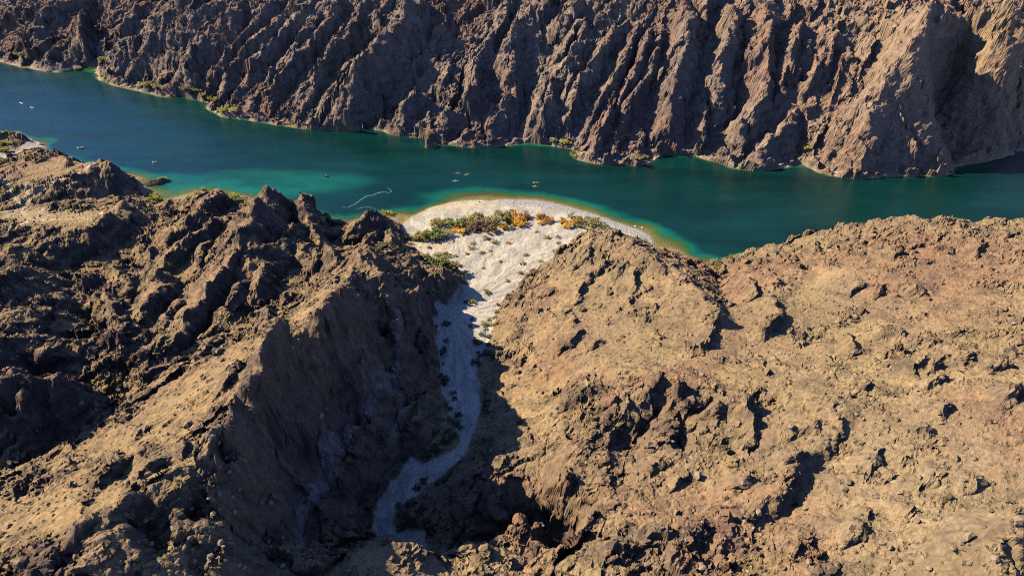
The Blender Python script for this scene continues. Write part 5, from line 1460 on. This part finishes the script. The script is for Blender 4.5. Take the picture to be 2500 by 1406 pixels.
def add_paddle(loc, rz, label):
    V, Fc = [], []
    tube(V, Fc, (0, -1.1, 0), (0, 1.1, 0), 0.018, 0.018, 6)
    for s_ in (-1, 1):
        k = len(V)
        V += [(-0.09, s_ * 0.75, 0.012), (0.09, s_ * 0.75, 0.012), (0.10, s_ * 1.15, 0.012), (-0.10, s_ * 1.15, 0.012), (-0.09, s_ * 0.75, -0.012), (0.09, s_ * 0.75, -0.012), (0.10, s_ * 1.15, -0.012), (-0.10, s_ * 1.15, -0.012)]
        Fc += [(k, k + 1, k + 2, k + 3), (k + 7, k + 6, k + 5, k + 4), (k, k + 4, k + 5, k + 1), (k + 1, k + 5, k + 6, k + 2), (k + 2, k + 6, k + 7, k + 3), (k + 3, k + 7, k + 4, k)]
    me = bpy.data.meshes.new('paddle'); me.from_pydata(V, [], Fc); me.materials.append(PLASTIC['white'])
    o = bpy.data.objects.new('paddle', me); o.location = loc; o.rotation_euler = (0.25, 0, rz)
    link(o, label=label, category='paddle')


def add_kayak(u, v, rz, colour, cloth, what, seats=1, length=4.4, bag=None):
    X, Y, _, _ = spot(u, v, water=True)
    e = bpy.data.objects.new('kayak', None); e.location = (X[0], Y[0], 0.10); e.rotation_euler = (0, 0, rz)
    link(e, label=f'{what}', category='kayak', group='kayaks on the river')
    link(bpy.data.objects.new('hull', hull_mesh(length, 0.82, 0.42, PLASTIC[colour])), e)
    seats_x = [-0.25] if seats == 1 else [-1.0, 0.75]
    for sx_ in seats_x:
        r_ = bpy.data.objects.new('cockpit_rim', ring_mesh('cockpit_rim', 0.48, 0.27, 0.035, 0.19, PLASTIC['black'])); r_.location = (sx_ + 0.2, 0, 0); link(r_, e)
        b_ = bpy.data.objects.new('seat_back', ring_mesh('seat_back', 0.05, 0.2, 0.06, 0.26, PLASTIC['black'], 12)); b_.location = (sx_ - 0.2, 0, 0); link(b_, e)
        c, s_ = math.cos(rz), math.sin(rz)
        who = '' if seats == 1 else (' rear' if sx_ < 0 else ' front')
        short = what.split(',')[0]
        add_person(cloth, False, (X[0] + c * sx_, Y[0] + s_ * sx_, 0.12), rz, f'paddler in {cloth} shirt in the{who} seat of the {short}')
        add_paddle((X[0] + c * (sx_ + 0.36), Y[0] + s_ * (sx_ + 0.36), 0.58), rz + rnd.uniform(-.3, .3), f'white paddle held over the{who} seat of the {short}')
    if bag:
        g_ = rock_mesh(77, 0.8, CLOTH[bag], 1)
        d_ = bpy.data.objects.new('gear_bag', g_); d_.location = (length * 0.3, 0, 0.25); d_.scale = (0.4, 0.24, 0.2); link(d_, e)
    return e


add_kayak(1118, 424, 0.0, 'pink', 'white', 'pink kayak, beside the lime one off the beach', 1, 4.4)
add_kayak(1139, 427, 0.32, 'lime', 'tan', 'lime kayak, tilted across the current off the beach')
add_kayak(1112, 443, 0.0, 'mint', 'white', 'pale mint kayak, nearest the green shallows left of the beach tip')
add_kayak(1308, 447, math.pi - 0.05, 'yellow', 'white', 'long yellow kayak, upper of the pair beyond the beach tip', 2, 5.2)
add_kayak(1307, 456, math.pi - 0.1, 'yellow', 'white', 'short yellow kayak, lower of the pair beyond the beach tip', 1, 4.4, 'white')
add_kayak(52, 252, math.pi - 0.5, 'white', 'dark', 'white kayak, leading at the far left of the river', 1, 5.0)
add_kayak(79, 263, math.pi - 0.35, 'white', 'tan', 'white double kayak, following at the far left of the river', 2, 5.2)


def add_raft(u, v, rz, colour, people, label, size=1.0, beached=False):
    X, Y, Z, _ = spot(u, v, water=not beached)
    z = (Z[0] + 0.25 if beached else 0.2)
    e = bpy.data.objects.new('inflatable_raft', None); e.location = (X[0], Y[0], z); e.rotation_euler = (0, 0, rz); e.scale = (size, size, size)
    link(e, label=label, category='raft', group='inflatable rafts')
    link(bpy.data.objects.new('side_tube', ring_mesh('side_tube', 1.75, 0.82, 0.27, 0.05, PLASTIC[colour], 28, 8, 0.22)), e)
    fl = ring_mesh('floor', 0.8, 0.35, 0.62, 0, PLASTIC['grey'], 20, 6)
    for vv in fl.vertices:
        vv.co.z = vv.co.z * 0.08 - 0.08
    link(bpy.data.objects.new('floor', fl), e)
    for sx_ in (-0.7, 0.6):
        V, Fc = [], []
        tube(V, Fc, (sx_, -0.75, 0.12), (sx_, 0.75, 0.12), 0.16, 0.16, 8)
        me_ = bpy.data.meshes.new('thwart'); me_.from_pydata(V, [], Fc); me_.materials.append(PLASTIC['grey'])
        link(bpy.data.objects.new('thwart', me_), e)
    for k, (dx_, dy_, cl) in enumerate(people):
        c, s_ = math.cos(rz), math.sin(rz)
        add_person(cl, False, (X[0] + (c * dx_ - s_ * dy_) * size, Y[0] + (s_ * dx_ + c * dy_) * size, z + 0.12), rz + rnd.uniform(-.4, .4), f'{ORD[k]} rider in {cl} clothes on the {label.split(",")[0]}')


add_raft(197, 362, 0.1, 'tan', [(-0.7, 0.3, 'dark'), (0.5, -0.2, 'tan'), (0.6, 0.4, 'red')], 'tan raft, drifting off the left bay', 1.25)
add_raft(378, 397, -0.2, 'grey', [(-0.6, 0, 'tan'), (0.6, 0, 'dark')], 'grey raft, floating upstream of the rock islet', 1.0)
add_raft(796, 431, -0.15, 'black', [(0.0, 0, 'white')], 'black raft, drifting over the emerald shoal', 0.9)
add_raft(74, 343, -0.6, 'white', [], 'white raft, pulled up beside the dark bay rock', 1.0, True)
add_raft(102, 354, 0.1, 'black', [], 'black raft, beached at the tip of the left bay', 1.0, True)
add_raft(92, 364, 0.3, 'black', [], 'dark raft, beached on the sand nearer the brown hill', 0.9, True)
for u, v, cl, lab in [(99, 352, 'dark', 'person in dark clothes standing beside the black beached raft'), (96, 362, 'white', 'person in white shirt standing beside the dark beached raft')]:
    X, Y, Z, _ = spot(u, v)
    add_person(cl, True, (X[0], Y[0], max(Z[0], 0.05)), rnd.uniform(0, 6), lab)


def foam(line, width, label, seed):
    q = np.array(line, float)
    for _ in range(3):               # corner cutting
        q = np.vstack([q[:1], np.stack([q[:-1] * 0.75 + q[1:] * 0.25, q[:-1] * 0.25 + q[1:] * 0.75], 1).reshape(-1, 2), q[-1:]])
    q = dense(q, 1.0)
    x, y = at_height(q[:, 0], q[:, 1], 0.0)
    g_ = np.random.default_rng(seed)
    k = np.arange(len(x))
    w = width * (0.35 + 0.9 * np.abs(perlin(k / 7.0, k * 0 + seed, 3))) * np.sin(np.pi * np.clip((k + 2) / (len(k) + 3), 0, 1)) ** 0.4
    tx, ty = np.gradient(x), np.gradient(y)
    L = np.hypot(tx, ty) + 1e-6
    nx, ny = -ty / L, tx / L
    off = 0.35 * perlin(k / 9.0, k * 0, seed + 4)
    V, Fc = [], []
    for i in range(len(x)):
        for s_ in (-1, -0.3, 0.35, 1):
            j = w[i] * s_ + off[i] + g_.normal(0, 0.06)
            V.append((x[i] + nx[i] * j, y[i] + ny[i] * j, 0.03 + 0.02 * (1 - abs(s_))))
    for i in range(len(x) - 1):
        for s_ in range(3):
            if g_.random() < (0.97 if s_ == 1 else 0.7):
                a = i * 4 + s_
                Fc.append((a, a + 1, a + 5, a + 4))
    me = bpy.data.meshes.new('foam_streak'); me.from_pydata(V, [], Fc); me.materials.append(FOAM)
    link(bpy.data.objects.new('foam_streak', me), label=label, category='foam', kind='stuff')


FOAM = bpy.data.materials.new('river_foam'); FOAM.use_nodes = True
_b = FOAM.node_tree.nodes['Principled BSDF']; _b.inputs['Base Color'].default_value = (0.62, 0.74, 0.74, 1); _b.inputs['Roughness'].default_value = 0.8
_n = node(FOAM.node_tree, 'ShaderNodeTexNoise'); _n.inputs['Scale'].default_value = 1.1; _n.inputs['Detail'].default_value = 5
_t = node(FOAM.node_tree, 'ShaderNodeTexCoord'); FOAM.node_tree.links.new(_t.outputs['Object'], _n.inputs['Vector'])
_m = node(FOAM.node_tree, 'ShaderNodeMapRange'); _m.inputs['From Min'].default_value = 0.35; _m.inputs['From Max'].default_value = 0.65; _m.inputs['To Min'].default_value = 0.05; _m.inputs['To Max'].default_value = 0.5
FOAM.node_tree.links.new(_n.outputs['Fac'], _m.inputs['Value']); FOAM.node_tree.links.new(_m.outputs['Result'], _b.inputs['Alpha'])
foam([(834, 504), (846, 508), (856, 503), (866, 499), (879, 489), (891, 482), (897, 478), (910, 477), (924, 470), (938, 469), (950, 471), (956, 468), (952, 463), (946, 458)], 0.7, 'white foam line curving across the emerald shoal', 1)
foam([(870, 512), (885, 506), (900, 505), (918, 510)], 0.45, 'faint foam trace below the white foam line', 2)
